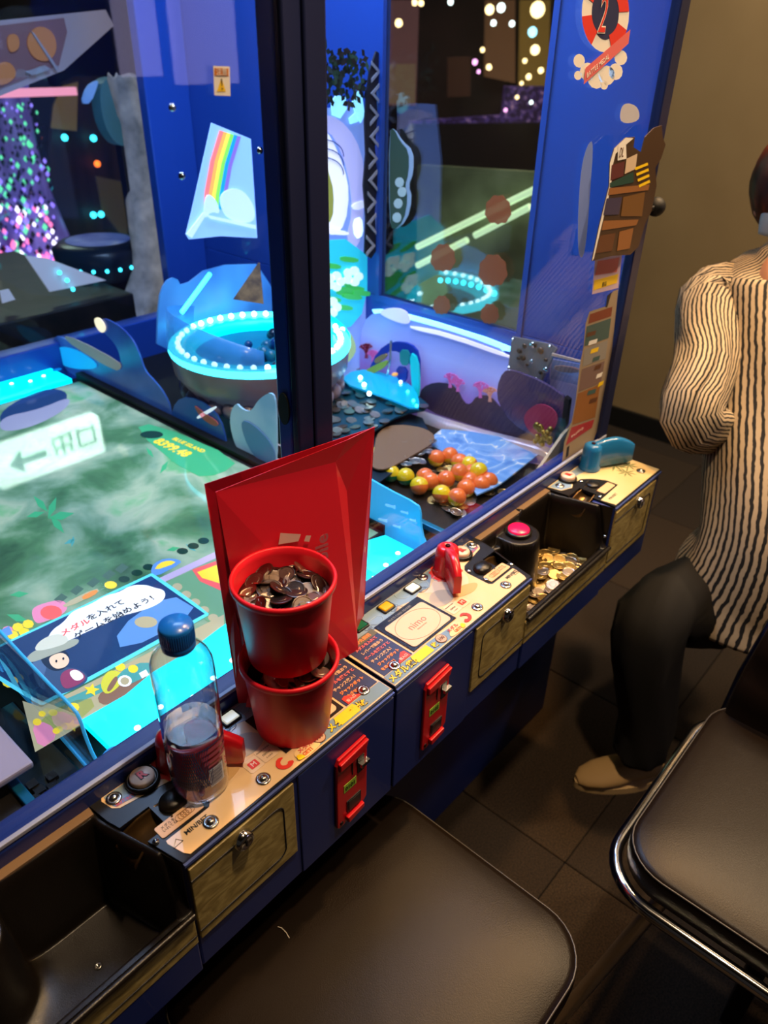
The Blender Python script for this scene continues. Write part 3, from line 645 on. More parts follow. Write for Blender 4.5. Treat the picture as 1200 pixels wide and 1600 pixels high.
EB([(580, 481), (640, 490), (800, 540), (800, 553), (720, 528), (650, 508), (585, 492)], mat('top_light_strip', 'bfe8ff', .3, es=3.0, ecol='70c8ff'), 'top_light', -.004, .003)  # strip's strong glow also stands for a lamp's reflected glare
EB([(588, 487), (612, 480), (634, 484), (642, 500), (636, 508), (610, 500)], mat('pale_lilac_cloud', 'd8c8ea', .4, es=.5, ecol='d8c8ea'), 'cloud_shape', .003, .002, 2)
EB([(640, 508), (700, 520), (800, 556), (800, 562), (700, 527), (642, 514)], mat('foam_white', 'f0e4f0', .4, es=.7, ecol='f0e4f0'), 'foam_line', .004, .002)
CORD = mat('rock_violet_dark', '3c2c48', .5, es=.08, ecol='3c2c48')
EB([(655, 612), (668, 600), (690, 597), (712, 604), (725, 630), (735, 632), (745, 618), (765, 618), (785, 640), (810, 648), (860, 672), (880, 690), (850, 694), (760, 672), (655, 638)], CORD, 'rock_silhouette', .004, .002)
def coral(cu, cv, h, m, seed):
    rnd = random.Random(seed); cb = MB()
    def br(u, v, a, l, k):
        u2 = u + math.sin(a) * l; v2 = v - math.cos(a) * l; w_ = .8 + k * .55
        px_, py_ = math.cos(a) * w_, math.sin(a) * w_
        cb.prism([Ep(u - px_, v - py_, .006), Ep(u + px_, v + py_, .006), Ep(u2 + px_*.6, v2 + py_*.6, .006), Ep(u2 - px_*.6, v2 - py_*.6, .006)], (.002, 0, 0), m)
        if k > 0:
            for s_ in (-1, 0, 1): br(u2, v2, a + s_ * rnd.uniform(.4, .8) + rnd.uniform(-.1, .1), l * .72, k - 1)
    br(cu, cv, 0, h, 3); cb.build('coral', None, und)
CP = mat('coral_pink', 'c060b0', .5, es=.35, ecol='c868b8'); CO = mat('coral_peach', 'd09080', .5, es=.25, ecol='d09080'); CR = mat('coral_red', '8a2848', .5, es=.2, ecol='8a2848')
coral(703, 606, 9, CP, 1); coral(715, 612, 8, CP, 2); coral(750, 622, 10, CP, 3); coral(765, 628, 9, CO, 4); coral(795, 652, 9, CO, 5); coral(812, 660, 8, CO, 6)
coral(845, 662, 13, CR, 7); coral(865, 670, 12, CR, 8); coral(572, 560, 9, CR, 9); coral(582, 565, 7, CP, 10)
# holographic band and dark strip below
HOLO = bpy.data.materials.new('holographic_foil'); HOLO.use_nodes = True; nt = HOLO.node_tree; b = nt.nodes['Principled BSDF']
tc = nt.nodes.new('ShaderNodeTexCoord'); wv = nt.nodes.new('ShaderNodeTexNoise'); wv.inputs['Scale'].default_value = 9; wv.inputs['Detail'].default_value = 1
hs = nt.nodes.new('ShaderNodeHueSaturation'); hs.inputs['Color'].default_value = (.55, .42, .55, 1); hs.inputs['Saturation'].default_value = .9
nt.links.new(tc.outputs['Object'], wv.inputs['Vector']); nt.links.new(wv.outputs['Fac'], hs.inputs['Hue']); nt.links.new(hs.outputs[0], b.inputs['Base Color'])
b.inputs['Metallic'].default_value = .5; b.inputs['Roughness'].default_value = .22; nt.links.new(hs.outputs[0], b.inputs['Emission Color']); b.inputs['Emission Strength'].default_value = .25  # rainbow reflections and brightness put into the band's colour and glow
hb = MB()
top = [(655, 640), (700, 655), (760, 673), (830, 690), (890, 712)]; bot = [(648, 668), (700, 684), (760, 696), (830, 706), (880, 728)]
vs = [xx(u, v, XE - .055) for u, v in top] + [xx(u, v, XE - .075) for u, v in bot]; n = len(top)
hb.add(vs, [(i, i + 1, n + i + 1, n + i) for i in range(n - 1)], HOLO, True)
ho = hb.build('holographic_band', None, und); sf = ho.modifiers.new('s', 'SOLIDIFY'); sf.thickness = .003
# metal parts poster, clear tray and plum bracket at the right end
ph = thing('parts_photo_board', 'small board with a photo of metal parts below the blue end wall', 'sign', Ep(830, 600))
def EX(L, mm, nm, dx, th, par, sm=0): return MB().prism([xx(u, v, XE - .03 - dx) for u, v in (smoothpoly(L, sm) if sm else L)], (th, 0, 0), mm).build(nm, None, par)
EX([(800, 526), (860, 538), (870, 545), (846, 596), (793, 580)], mat('board_grey', '7c8088', .35, .4), 'board', .02, .005, ph)
cbm = MB()
for k in range(14):
    u = 806 + random.random() * 48; v = 538 + random.random() * 46; p = xx(u, v, XE - .054)
    cbm.sphere(p, random.uniform(.004, .009), random.choice((CHROME, BLACKM, mat('brown_metal', '5c4a40', .3, .8))), 8, 6, (.3, 1, .8))
cbm.build('photo_detail', None, ph)
for u, v in ((802, 530), (796, 574), (838, 591), (860, 541)):
    MB().lathe([(.004, 0), (.004, .003), (.002, .005)], xx(u, v, XE - .056), 10, CHROME, Matrix.Rotation(-PI/2, 3, 'Y').to_4x4()).build('mounting_screw', None, ph)
ct = thing('clear_tray', 'clear acrylic tray with orange contents beside the tall poster', 'tray', xx(880, 600, XE - .06))
EX([(862, 554), (908, 566), (904, 602), (860, 592)], ACRYL, 'tray_front', .045, .003, ct); EX([(862, 552), (908, 564), (908, 567), (862, 556)], mat('tray_lip', 'c0a898', .3), 'tray_lip', .047, .004, ct)
EX([(866, 570), (905, 576), (902, 584), (866, 580)], mat('tray_contents', '9a5a40', .5), 'contents', .03, .006, ct, 1); EX([(858, 560), (910, 570), (905, 640), (880, 680), (860, 620)], mat('lilac_backing', '8c84b0', .4, es=.1, ecol='8c84b0'), 'tray_backing', .005, .004, ct)
br_ = thing('plum_bracket', 'plum coloured curved shield panel below the parts photo board', 'decoration', xx(835, 700, XE - .07))
EX([(786, 580), (800, 578), (850, 598), (888, 625), (884, 660), (862, 694), (830, 680), (800, 662), (778, 630), (776, 605)], mat('plum_panel', '4c3f66', .25, coat=.5), 'shield', .05, .008, br_, 1)
EX([(882, 620), (889, 625), (884, 665), (864, 696), (868, 680), (878, 655)], BLACKM, 'shield_edge', .055, .012, br_)
EX([(815, 650), (840, 628), (868, 640), (872, 664), (850, 684), (826, 676)], CR, 'coral_print', .06, .003, br_, 2)
# clusters of brass beads
bd = MB()
for k in range(26): bd.sphere(xx(846 + random.uniform(-10, 14), 678 + random.uniform(-18, 16), XE - .105), .006, mat('brass_bead', '8a7434', .3, .8), 8, 6)
tag(bd.build('brass_bead_cluster', None, None, loc=xx(848, 690, XE - .105)), 'cluster of dull brass beads hanging at the front end of the violet panel', 'decoration', kind='stuff')
# small arch with crank and lit piece
ar = thing('arch_gadget', 'little blue and yellow arch with a crank at the back of the pusher', 'decoration', xx(625, 625, XE - .06))
def Ap(u, v, dy=0): return xx(u, v, XE - .062 - dy)
def AB(L, mm, nm, dy=0, th=.006, sm=1): return MB().prism([Ap(u, v, dy) for u, v in (smoothpoly(L, sm) if sm else L)], (th, 0, 0), mm).build(nm, None, ar)
AB([(575, 580), (590, 548), (612, 533), (640, 536), (655, 552), (655, 600), (645, 606), (640, 560), (612, 545), (596, 560), (583, 585)], mat('arch_blue', '16309c', .35, es=.1, ecol='1838b0'), 'arch')
AB([(568, 580), (590, 568), (606, 562), (602, 574), (578, 586)], mat('arch_olive', '8aa038', .5, es=.2, ecol='8aa038'), 'arch_trim', .004); AB([(583, 562), (600, 552), (606, 556), (588, 570)], mat('arch_tan', '9a7a50', .5), 'arch_inner', .004)
AB([(624, 546), (640, 548), (638, 572), (625, 570)], mat('arch_teal', '1c7a80', .4, es=.3, ecol='1c7a80'), 'teal_block', .004); AB([(618, 572), (636, 575), (634, 598), (622, 596)], mat('deep_blue', '0c2890', .4, es=.2, ecol='0c2890'), 'blue_block', .005)
AB([(640, 550), (652, 560), (655, 600), (652, 625), (646, 622), (642, 590)], mat('teal_lit', '0ca0b0', .4, es=.8, ecol='0cb0c0'), 'lit_teal_piece', .006)
MB().tube([Ap(611, 532, .01), Ap(610, 560, .012), Ap(605, 588, .014)], .003, 8, CHROME).build('crank', None, ar)
MB().sphere(Ap(617, 585, .016), .007, mat('crank_amber', 'd89040', .3, es=.6, ecol='e8a850'), 10, 8, (1.3, 1, .6)).build('crank_knob', None, ar)
# cyan lit clear slope
lc = thing('cyan_slope', 'sloping clear ramp washed with cyan light behind the pusher', 'ramp', zz(600, 620, SZ + .03))
MB().prism([zz(u, v, SZ + .05) for u, v in smoothpoly([(528, 598), (556, 578), (600, 584), (640, 600), (655, 624), (654, 645), (600, 622)], 1)], (0, 0, .004), mat('cyan_slope_mat', '0c90c8', .15, es=.55, ecol='10a8e0')).build('ramp', None, lc)
for k, (u, v) in enumerate(((563, 590), (569, 601), (577, 615), (626, 597), (637, 612), (646, 626), (651, 634))):
    MB().sphere(zz(u, v, SZ + .057), .0055 if k < 3 else .004, LEDW if k < 4 else CYAN2, 10, 6).build('led_point', None, lc)

# ================================================================== RING BOWL
RC = Vector((1.08, 1.31, ZC + .125)); RR = .195
rb = thing('ring_bowl', 'round prize bowl with a glowing cyan ring behind the centre post', 'prize bowl', (RC.x, RC.y, RC.z - .12))
ring = MB(); ring.tube([(RC.x + RR*math.cos(a), RC.y + RR*math.sin(a), RC.z) for a in [2*PI*i/64 for i in range(64)]], .011, 10, CYAN2, True); ring.build('glow_ring', None, rb)
ring = MB(); ring.tube([(RC.x + (RR-.03)*math.cos(a), RC.y + (RR-.03)*math.sin(a), RC.z - .012) for a in [2*PI*i/64 for i in range(64)]], .018, 10, CYAN, True); ring.build('inner_ring', None, rb)
MB().lathe([(RR - .04, -.02), (RR - .10, -.035), (.02, -.04)], RC, 48, mat('bowl_floor_blue', '0a4a70', .3, es=.8, ecol='0a7aa8'), None, False).build('bowl_floor', None, rb)  # floor glows: the ring's cyan light put into its colour
MB().lathe([(RR + .008, -.006), (RR + .004, -.05), (RR - .02, -.085), (RR - .03, -.10)], RC, 48, noisemat('bowl_skirt_pearl', [(.3, '6a6a80'), (.6, '8a6a70'), (.8, '6a90a0')], 7, .25, 2, es=.1), None, False).build('skirt', None, rb)
sc_ = MB()
for i in range(28):
    a = 2*PI*i/28; sc_.sphere((RC.x + (RR-.022)*math.cos(a), RC.y + (RR-.022)*math.sin(a), RC.z - .095), .02, mat('scallop_pearl', '8f7f90', .25), 10, 6)
sc_.build('scalloped_trim', None, rb)
dots = MB()
for i in range(40):
    a = 2*PI*i/40; dots.sphere((RC.x + (RR-.012)*math.cos(a), RC.y + (RR-.012)*math.sin(a), RC.z + .010), .0065, LEDW, 8, 5)
dots.build('led_point', None, rb)['kind'] = 'stuff'
bl = MB()
for k in range(26):
    a = random.random()*6.3; r = random.random()**.5*(RR-.06); bl.sphere((RC.x + r*math.cos(a), RC.y + r*math.sin(a), RC.z - .025), random.uniform(.01, .018), random.choice((mat('gem_blue', '0c3c70', .2), mat('gem_dark', '182838', .2), mat('gem_teal', '0c6080', .2))), 10, 6)
o = bl.build('prize_gems', None, rb); o['kind'] = 'stuff'
MB().lathe([(.10, -.11), (.09, -.15)], RC, 32, BLACKM).build('bowl_stand', None, rb)
# curved acrylic hood with LED stick
hd = MB(); R_ = []
for i in range(13):
    a = math.radians(100 + i * 11); R_.append([Vector((RC.x + (RR+.01)*math.cos(a), RC.y + (RR+.01)*math.sin(a), RC.z + .01)), Vector((RC.x + (RR-.0)*math.cos(a), RC.y + (RR-.0)*math.sin(a), RC.z + .05 + .045*math.sin(PI*i/12)))])
hd.loft(R_, mat('hood_blue', '3a80c8', .2, alpha=.6, es=.25, ecol='3a90e0'), False, True, False); o = hd.build('hood', None, rb); sfm = o.modifiers.new('s', 'SOLIDIFY'); sfm.thickness = .003
p0, p1 = dd(284, 488, 1.66), dd(328, 428, 1.72)
MB().tube([p0, p1], .005, 8, CYAN2).build('led_stick', None, rb)
# tower pieces behind ring
bw = thing('blue_backboard', 'pale blue glowing backboard panel behind the ring bowl', 'decoration', (1.1, 1.53, ZC))
MB().prism([yy(u, v, 1.53) for u, v in smoothpoly([(245, 560), (248, 470), (258, 440), (275, 432), (285, 450), (330, 415), (425, 412), (425, 560)], 1)], (0, .006, 0), noisemat('backboard_glow', [(.3, '2058a8'), (.7, '60a8e0')], 5, .3, 2, es=.45)).build('board', None, bw)
dg_ = thing('dark_picture_board', 'small dark tilted picture board against the centre post', 'sign', dd(400, 470, 1.6))
MB().prism([dd(u, v, 1.6) for u, v in ((366, 468), (406, 410), (412, 475))], (0, .004, 0), noisemat('dark_picture', [(.4, '40342c'), (.6, '6a5840')], 40, .4, 3, es=.1)).build('board', None, dg_)

# ================================================================== CASTLE AND RAINBOW PANELS
YC_ = 1.25
cp = thing('fantasy_panel', 'backlit panel of white swirls, leaves and blossoms right of the centre post', 'decoration', (1.3, YC_, ZC + .03))
def Cp(u, v, dy=0): return yy(u, v, YC_ - dy)
def CB(L, mm, nm, dy=0, sm=1, th=.003): return MB().prism([Cp(u, v, dy) for u, v in (smoothpoly(L, sm) if sm else L)], (0, th, 0), mm).build(nm, None, cp)
CB([(440, 600), (440, 180), (500, 170), (560, 165), (574, 200), (574, 560), (540, 600)], mat('panel_sky', '6f8fd8', .35, es=.75, ecol='7f9ce8'), 'backing')
CB([(450, 200), (503, 178), (530, 185), (556, 215), (570, 260), (568, 340), (560, 390), (540, 380), (552, 330), (545, 270), (525, 215), (503, 200)], mat('panel_lilac', 'a8a8e8', .4, es=.8, ecol='b0b4f0'), 'swirl', .002)
CB([(504, 200), (518, 215), (538, 262), (546, 300), (540, 350), (520, 372), (508, 352), (504, 300)], mat('panel_white', 'dfe4f8', .4, es=.85, ecol='e4e8ff'), 'swirl', .004)
for k in range(3): MB().tube([Cp(505 + 32 * math.sin(t), 228 + k * 14 + 26 * (1 - math.cos(t)) - 10, .006) for t in [i * .16 for i in range(11)]], .0012, 6, mat('panel_line', '4858a8', .5)).build('contour_line', None, cp)
CB([(504, 245), (514, 270), (522, 300), (520, 345), (504, 350)], mat('panel_olive', '98a050', .4, es=.4, ecol='98a050'), 'moss', .006)
CB([(548, 320), (572, 312), (574, 322), (556, 330)], MATS['panel_white'], 'swirl', .006); CB([(504, 345), (520, 358), (545, 362), (545, 368), (515, 366), (504, 358)], MATS['panel_white'], 'swirl', .007)
CB([(552, 345), (566, 338), (568, 368), (556, 374)], mat('panel_glow', 'f0f8ff', .4, es=1.6, ecol='d8f0ff'), 'lit_gap', .005)
for (L) in ([(518, 160), (526, 148), (540, 152), (542, 170), (532, 185), (520, 180)], [(551, 160), (560, 140), (566, 150), (570, 180), (564, 192), (556, 178)], [(546, 185), (556, 176), (560, 190), (548, 194)]):
    CB(L, mat('panel_crystal', 'a8e8ff', .2, es=1.3, ecol='90e0ff'), 'crystal', .006, 0)
CB([(440, 380), (574, 372), (574, 480), (540, 520), (440, 520)], mat('panel_aqua', '28b8d8', .4, es=.8, ecol='28c0e0'), 'water', .008)
for k in range(11):
    u = 506 + random.random() * 62; v = 395 + random.random() * 100
    CB([(u + 15 * math.cos(a), v + 15 * math.sin(a)) for a in (0, .5, 2.8, 3.4)], mat('panel_leaf', '3fb85a', .4, es=.55, ecol='3fb85a'), 'leaf', .010 + k * .0004, 1)
for (cu, cv) in ((524, 440), (552, 432), (518, 480)):
    for k in range(5):
        a = k * 1.2566; CB(circ(cu + 9 * math.cos(a), cv + 9 * math.sin(a), 7, 10, 7), mat('panel_petal', 'd8f4e8', .4, es=.7, ecol='d8f4f0'), 'petal', .016, 0)
CB([(440, 500), (500, 490), (530, 500), (556, 530), (556, 560), (500, 595), (440, 600)], mat('panel_sand', 'a8c888', .4, es=.45, ecol='b0c890'), 'sandy_bank', .018, 2)
CB([(500, 480), (535, 505), (552, 528), (530, 552), (500, 560)], CYAN, 'cyan_glow', .02, 2)
for (u, v) in ((510, 505), (524, 510), (535, 515), (538, 526)): MB().sphere(Cp(u, v, .026), .006, LEDW, 8, 6).build('led_point', None, cp)
lf = MB()
for k in range(150):
    u = 500 + random.random() * 72; v = 80 + random.random() * 95 * (.6 + .4 * random.random()); p = Cp(u, v, .01 + random.random() * .03); a = random.random() * 6.28
    d = Vector((math.cos(a), random.uniform(-.4, .4), math.sin(a))) * random.uniform(.012, .026); n_ = Vector((-math.sin(a), 0, math.cos(a))) * .006
    lf.add([p, p + d*.5 + n_, p + d, p + d*.5 - n_], [(0, 1, 2, 3)], random.choice((mat('fern_dark', '16241c', .6), mat('fern_brown', '2c2420', .6), mat('fern_green', '22402c', .6))))
o = lf.build('fern_crown', None, cp); o['kind'] = 'stuff'
# lattice strip
ls = thing('lattice_strip', 'black and white diamond lattice strip hanging at the corner beside the fantasy panel', 'decoration', Cp(585, 400, .03))
def Lp(u, v, dy=0): return yy(u, v, YC_ - .035 - dy)
MB().prism([Lp(*q) for q in [(588, 80), (600, 88), (602, 110), (588, 140), (590, 180), (586, 230), (590, 280), (586, 330), (588, 392), (580, 404), (570, 396), (572, 340), (568, 290), (572, 240), (570, 190), (574, 140), (578, 110)]], (0, .004, 0), mat('lattice_black', '101426', .5)).build('strip', None, ls)
for i in range(9):
    v0 = 95 + i * 34; s_ = 1 if i % 2 == 0 else -1; c_ = 588 - i * 1.0
    MB().prism([Lp(u, v, .003) for u, v in ((c_ - 7*s_, v0), (c_ + 7*s_, v0 + 17), (c_ - 7*s_, v0 + 34), (c_ - 7*s_, v0 + 28), (c_ + 2*s_, v0 + 17), (c_ - 7*s_, v0 + 6))], (0, .002, 0), mat('lattice_grey', '8c8c9c', .5)).build('zigzag', None, ls)
# sticker on the end window
wsx = thing('window_leaf_decal', 'white-edged decal of green fronds and white blossoms on the end window', 'sticker', xx(625, 350, XE - .03))
def Wp(u, v, dx=0): return xx(u, v, XE - .026 - dx)
L = [(608, 205), (616, 200), (628, 220), (646, 236), (646, 270), (638, 290), (644, 310), (636, 345), (614, 362), (608, 340)]
MB().prism([Wp(*q) for q in smoothpoly(L, 1)], (.001, 0, 0), mat('decal_pale', '8ca0b8', .4)).build('decal', None, wsx)
MB().prism([Wp(611 + (u - 611) * .78, v, .001) for u, v in smoothpoly(L, 1)], (.001, 0, 0), mat('decal_green', '24402f', .4)).build('fronds', None, wsx)
for (u, v) in ((624, 285), (622, 318), (620, 340), (628, 300)): MB().prism([Wp(a, b_, .002) for a, b_ in circ(u, v, 7, 10, 8)], (.001, 0, 0), mat('decal_blossom', 'a8b8b8', .4)).build('blossom', None, wsx)
for (u, v, s_) in ((778, 330, 20), (692, 405, 19), (770, 425, 22), (765, 492, 14), (690, 478, 13)):
    dk = tag(MB().prism([Wp(u + s_ * (1 + .05 * math.sin(a * 9) - .22 * max(0, math.sin(a)) ** 3) * math.cos(a), v + 1.25 * s_ * (1 + .05 * math.sin(a * 9) - .22 * max(0, math.sin(a)) ** 3) * math.sin(a), .0) for a in [i * 2*PI/36 for i in range(36)]], (.001, 0, 0), mat('shell_decal_brown', '8a4a2a', .5, alpha=.8, es=.12, ecol='9a5430')).build('shell_decal', None, None, loc=Wp(u, v)),
        {778: 'rust brown shell decal highest on the end window', 692: 'rust brown shell decal at the left middle of the end window', 770: 'rust brown shell decal at the right middle of the end window', 765: 'rust brown shell decal cut by the bottom right window edge', 690: 'small rust brown shell decal at the bottom left of the end window'}[u], 'sticker', 'shell decals on the end window')
# rainbow panel
YR = 1.40
rp_ = thing('rainbow_panel', 'glowing pale blue panel with a rainbow left of the centre post', 'decoration', yy(350, 370, YR))
def Rp(u, v, dy=0): return yy(u, v, YR - dy)
def RB(L, mm, nm, dy=0, sm=0): return MB().prism([Rp(u, v, dy) for u, v in (smoothpoly(L, sm) if sm else L)], (0, .003, 0), mm).build(nm, None, rp_)
RB([(331, 192), (392, 217), (402, 372), (345, 369), (296, 374), (291, 366), (300, 330), (318, 250)], mat('rainbow_sky', '8fb8f0', .4, es=.85, ecol='98c4ff'), 'backing')
def arc(o0, o1, m, nm):
    P_ = [(344, 204), (330, 250), (321, 300), (320, 320)]
    a = [(u + o0, v + .3 * o0) for u, v in P_]; b_ = [(u + o1, v + .3 * o1) for u, v in reversed(P_)]
    RB(a + b_, m, nm, .004)
for k, c_ in enumerate(('ff7a70', 'ffb04c', 'f4f04c', '8cdc50', '1c9ce0', '8a6ad8')): arc(k * 5.4, k * 5.4 + 5.5, emi('rainbow_%d' % k, c_, .9), 'rainbow_band')
RB([(322, 300), (338, 312), (345, 335), (330, 330), (318, 345)], emi('rainbow_cloud', 'c8dcf8', .9), 'cloud', .007, 2); RB([(345, 300), (375, 292), (398, 320), (398, 350), (360, 345), (345, 325)], MATS['rainbow_cloud'], 'cloud', .007, 2)
RB([(292, 366), (318, 332), (322, 336), (300, 372)], MATS['rainbow_cloud'], 'cloud', .008); RB([(320, 335), (400, 352), (400, 358), (330, 342)], MATS['rainbow_cloud'], 'cloud', .008)

# ================================================================== CONSOLES
scrM = None
def screwp(par, c, big=True, ax=None):
    r = .0088 if big else .006
    o = MB().lathe([(r, 0), (r, .0012), (r*.7, .002), (r*.62, .0015), (r*.55, .0015), (r*.5, .0035), (r*.25, .0048), (.0002, .005)], c, 20, STEEL, ax).build('screw', None, par)
    return o
def hatch(par, x0, x1, zt, zb, lockx, round_left, partial=False):
    xa, xb = sorted((x0, x1)); y = YF
    h = MB().box((xa, y - .0035, zb), (xb, y + .004, zt), WOODP).build('hatch_door', None, par, bevel=.001)
    # groove line: rounded frame
    i_ = .018; L_ = []
    zt2 = zt - .020; zb2 = zb + .016; lo = xa + (i_ if round_left else 0); hi = xb - (0 if round_left else i_)
    r = .012; e1 = []
    if round_left:
        pts = [(hi, zt2)] + [(lo + r - r*math.sin(t), zt2 - r + r*math.cos(t)) for t in [k*PI/8 for k in range(5)]] + [(lo + r - r*math.cos(t), zb2 + r - r*math.sin(t)) for t in [k*PI/8 for k in range(5)]] + [(hi, zb2)]
    else:
        pts = [(lo, zt2)] + [(hi - r + r*math.sin(t), zt2 - r + r*math.cos(t)) for t in [k*PI/8 for k in range(5)]] + [(hi - r + r*math.cos(t), zb2 + r - r*math.sin(t)) for t in [k*PI/8 for k in range(5)]] + [(lo, zb2)]
    MB().tube([(x, y - .0036, z) for x, z in pts], .0011, 6, INK).build('frame_line', None, h)
    Mx = Matrix.Rotation(PI/2, 3, 'X').to_4x4()
    lkk = MB().lathe([(.0125, 0), (.0125, .003), (.011, .008), (.008, .0095), (.0065, .0085), (.0002, .0085)], (lockx, y - .004, zt2 + .002), 24, CHROME, Mx).build('lock', None, h)
    MB().box((lockx - .001, y - .0135, zt2 - .003), (lockx + .001, y - .0125, zt2 + .007), INK).build('keyhole', None, par)
    return h
def console(s, lab, kind):
    # kind 'pair' for consoles either side of the seam
    t = thing('control_console', lab, 'control console', (XS + s * .17, YF + .07, ZC - .2))
    W = lambda a, b, h=0: Vector((XS + s * a, YF + b, ZC + h))
    def pr_(L, m, nm, h=0, th=.0004, sm=0, par=None):
        P = [W(a, b, h) for a, b in (smoothpoly(L, sm) if sm else L)]
        if s < 0: P.reverse()
        return MB().prism(P, (0, 0, th), m).build(nm, None, par or t)
    g = .0025
    # body
    b = MB(); fl_ = [(g, 0), (.333, 0), (.343, .045), (.312, .045), (.312, .085), (.354, .085), (.358, .10), (.361, .131), (g, .131)]
    P = [W(a, c, -.2) for a, c in fl_]
    if s < 0: P.reverse()
    b.prism(P, (0, 0, .196), DBLUE)
    P = [W(a, c, -.2) for a, c in [(.3125, .0455), (.342, .0455), (.353, .0845), (.3125, .0845)]]
    if s < 0: P.reverse()
    b.prism(P, (0, 0, .17), BLACK); b.build('body', None, t, bevel=.003)
    P = [W(a, c, -.2) for a, c in [(.3331, .003), (.3345, .003), (.3445, .045), (.3431, .045)]]
    if s < 0: P.reverse()
    MB().prism(P, (0, 0, .196), BLACK).build('side_cheek', None, t)
    # top: steel-coloured tray plate then print sheet; black inlay on tray side with chute gap
    pr_([(g, 0), (.318, 0), (.318, .1305), (g, .1305)], mat('plate_black', '101012', .35), 'top_plate', -.004, .004)
    pr_([(.318, 0), (.333, 0), (.343, .047), (.318, .047)], MATS['plate_black'], 'top_plate', -.004, .004)
    pr_([(.318, .083), (.354, .083), (.358, .10), (.361, .1305), (.318, .1305)], MATS['plate_black'], 'top_plate', -.004, .004)
    SHE = [(g + .001, .002), (.322, .002), (.326, .008), (.331, .029), (.330, .033), (.284, .033), (.274, .033), (.2695, .038), (.2695, .078), (.273, .087), (.283, .094), (.340, .104), (.346, .110), (.349, .126), (.347, .130), (g + .001, .130)]
    pr_(SHE, CREAM, 'printed_sheet', .0001, .0005)
    # sea colours on the sheet
    pr_([(g + .001, .130), (g + .001, .085), (.02, .082), (.05, .092), (.085, .100), (.11, .096), (.13, .106), (.16, .098), (.178, .104), (.20, .100), (.218, .112), (.24, .108), (.262, .100), (.285, .108), (.31, .104), (.33, .110), (.345, .118), (.345, .129)], SEA, 'sea_print', .0006, .0002)
    pr_([(.178, .100), (.20, .082), (.215, .060), (.24, .056), (.262, .07), (.268, .09), (.26, .098), (.22, .108), (.2, .098)], PINKISH, 'cloud_print', .0006, .0002, 2)
    pr_([(.165, .06), (.2, .052), (.22, .07), (.2, .09), (.175, .085)], mat('grey_lilac_print', 'b0a494', .4), 'cloud_print', .0007, .0002, 2)
    pr_([(.20, .056), (.235, .042), (.262, .05), (.25, .062), (.22, .07)], mat('sand_dark_print', 'c69f68', .4), 'cloud_print', .0008, .0002, 2)
    caus = MB()
    for k in range(9):
        a = .01 + k * .037; bb = .112 + .008 * math.sin(k * 1.9)
        if a > .33: break
        caus.tube([W(a + .013 * math.cos(q), bb + .009 * math.sin(q) * (1 + .3 * math.sin(3 * q)), .0008) for q in [j * 2*PI/10 for j in range(11)]], .0007, 4, mat('caustic_line', '9ab0bc', .4))
    caus.build('water_lines', None, t)
    # card reader
    pr_([(.070, .025), (.168, .025), (.168, .099), (.070, .099)], mat('reader_black', '17151a', .25), 'card_reader', .0008, .0012)
    rpad = pr_(rrect(.119, .0575, .043, .029, .006), mat('reader_pad', 'd8b898', .3), 'reader_pad', .0021, .0008)
    tx = W(.106 if s > 0 else .132, .052, .0030); txt = mat('reader_ink', 'b06a58', .5)
    text('nimo', .018, txt, t, W(.119, .054, .0030), (1, 0, 0), (0, 1, 0), 'reader_logo', align='CENTER'); text('PRIZE SYSTEM', .0034, txt, t, W(.119, .0485, .0030), (1, 0, 0), (0, 1, 0), 'reader_caption', align='CENTER')
    MB().tube([W(.119 + .040 * math.cos(q), .0575 + .027 * math.sin(q), .0030) for q in [i * 2*PI/40 for i in range(40)]], .0004, 4, txt, True).build('pad_circle', None, t)
    text('MULTI CARD READER', .0052, GREY, t, W(.119, .0905, .0021), (1, 0, 0), (0, 1, 0), 'reader_caption', align='CENTER')
    # instruction panel
    pr_([(.007, .024), (.066, .024), (.066, .100), (.007, .100)], NAVYP, 'instruction_panel', .0008, .0004)
    pr_([(.007, .088), (.066, .088), (.066, .100), (.007, .100)], mat('olive_print', '5a5a4a', .5), 'instruction_heading', .0013, .0003)
    xi = W(.009 if s > 0 else .064, 0)[0]
    rows = [('遊びかた説明', ORANGE, .0072), ('メダルを入れて', PINKP, .0062), ('レバーで狙おう', mat('peach_print', 'd0a888', .5), .0062), ('ボールを落とすと', PINKP, .0062), ('チャンス突入！', MATS['peach_print'], .0062), ('ジャックポット', ORANGE, .0062), ('をめざせ！', ORANGE, .0062)]
    for k, (str_, mm, sz) in enumerate(rows):
        text(str_, sz, mm, t, Vector((XS + s * .0365 - .024 + (k % 3) * .002, YF + .0915 - k * .0100, ZC + .0018)), (1, 0, 0), (0, 1, 0), 'instruction_text', bold=.00025)
    pr_([(.036, .024), (.062, .024), (.062, .036), (.056, .038)], REDP, 'arrow_mark', .0016, .0004)
    text('投入口', .0052, WHITE, t, W(.052, .0265, .0022), (1, 0, 0), (0, 1, 0), 'arrow_text', align='CENTER')
    # front band
    pr_([(g + .002, .004), (.155, .004), (.150, .012), (.14, .020), (.098, .023), (g + .002, .023)], mat('band_sea', '6f8ca4', .4), 'front_band', .0007, .0003, 0)
    pr_([(.058, .006), (.092, .006), (.092, .0215), (.058, .0215)], YEL, 'yellow_label', .0012, .0006)
    o0 = (W(.008, .007, .0014) if s > 0 else W(.155 - .105, .007, .0014)); 
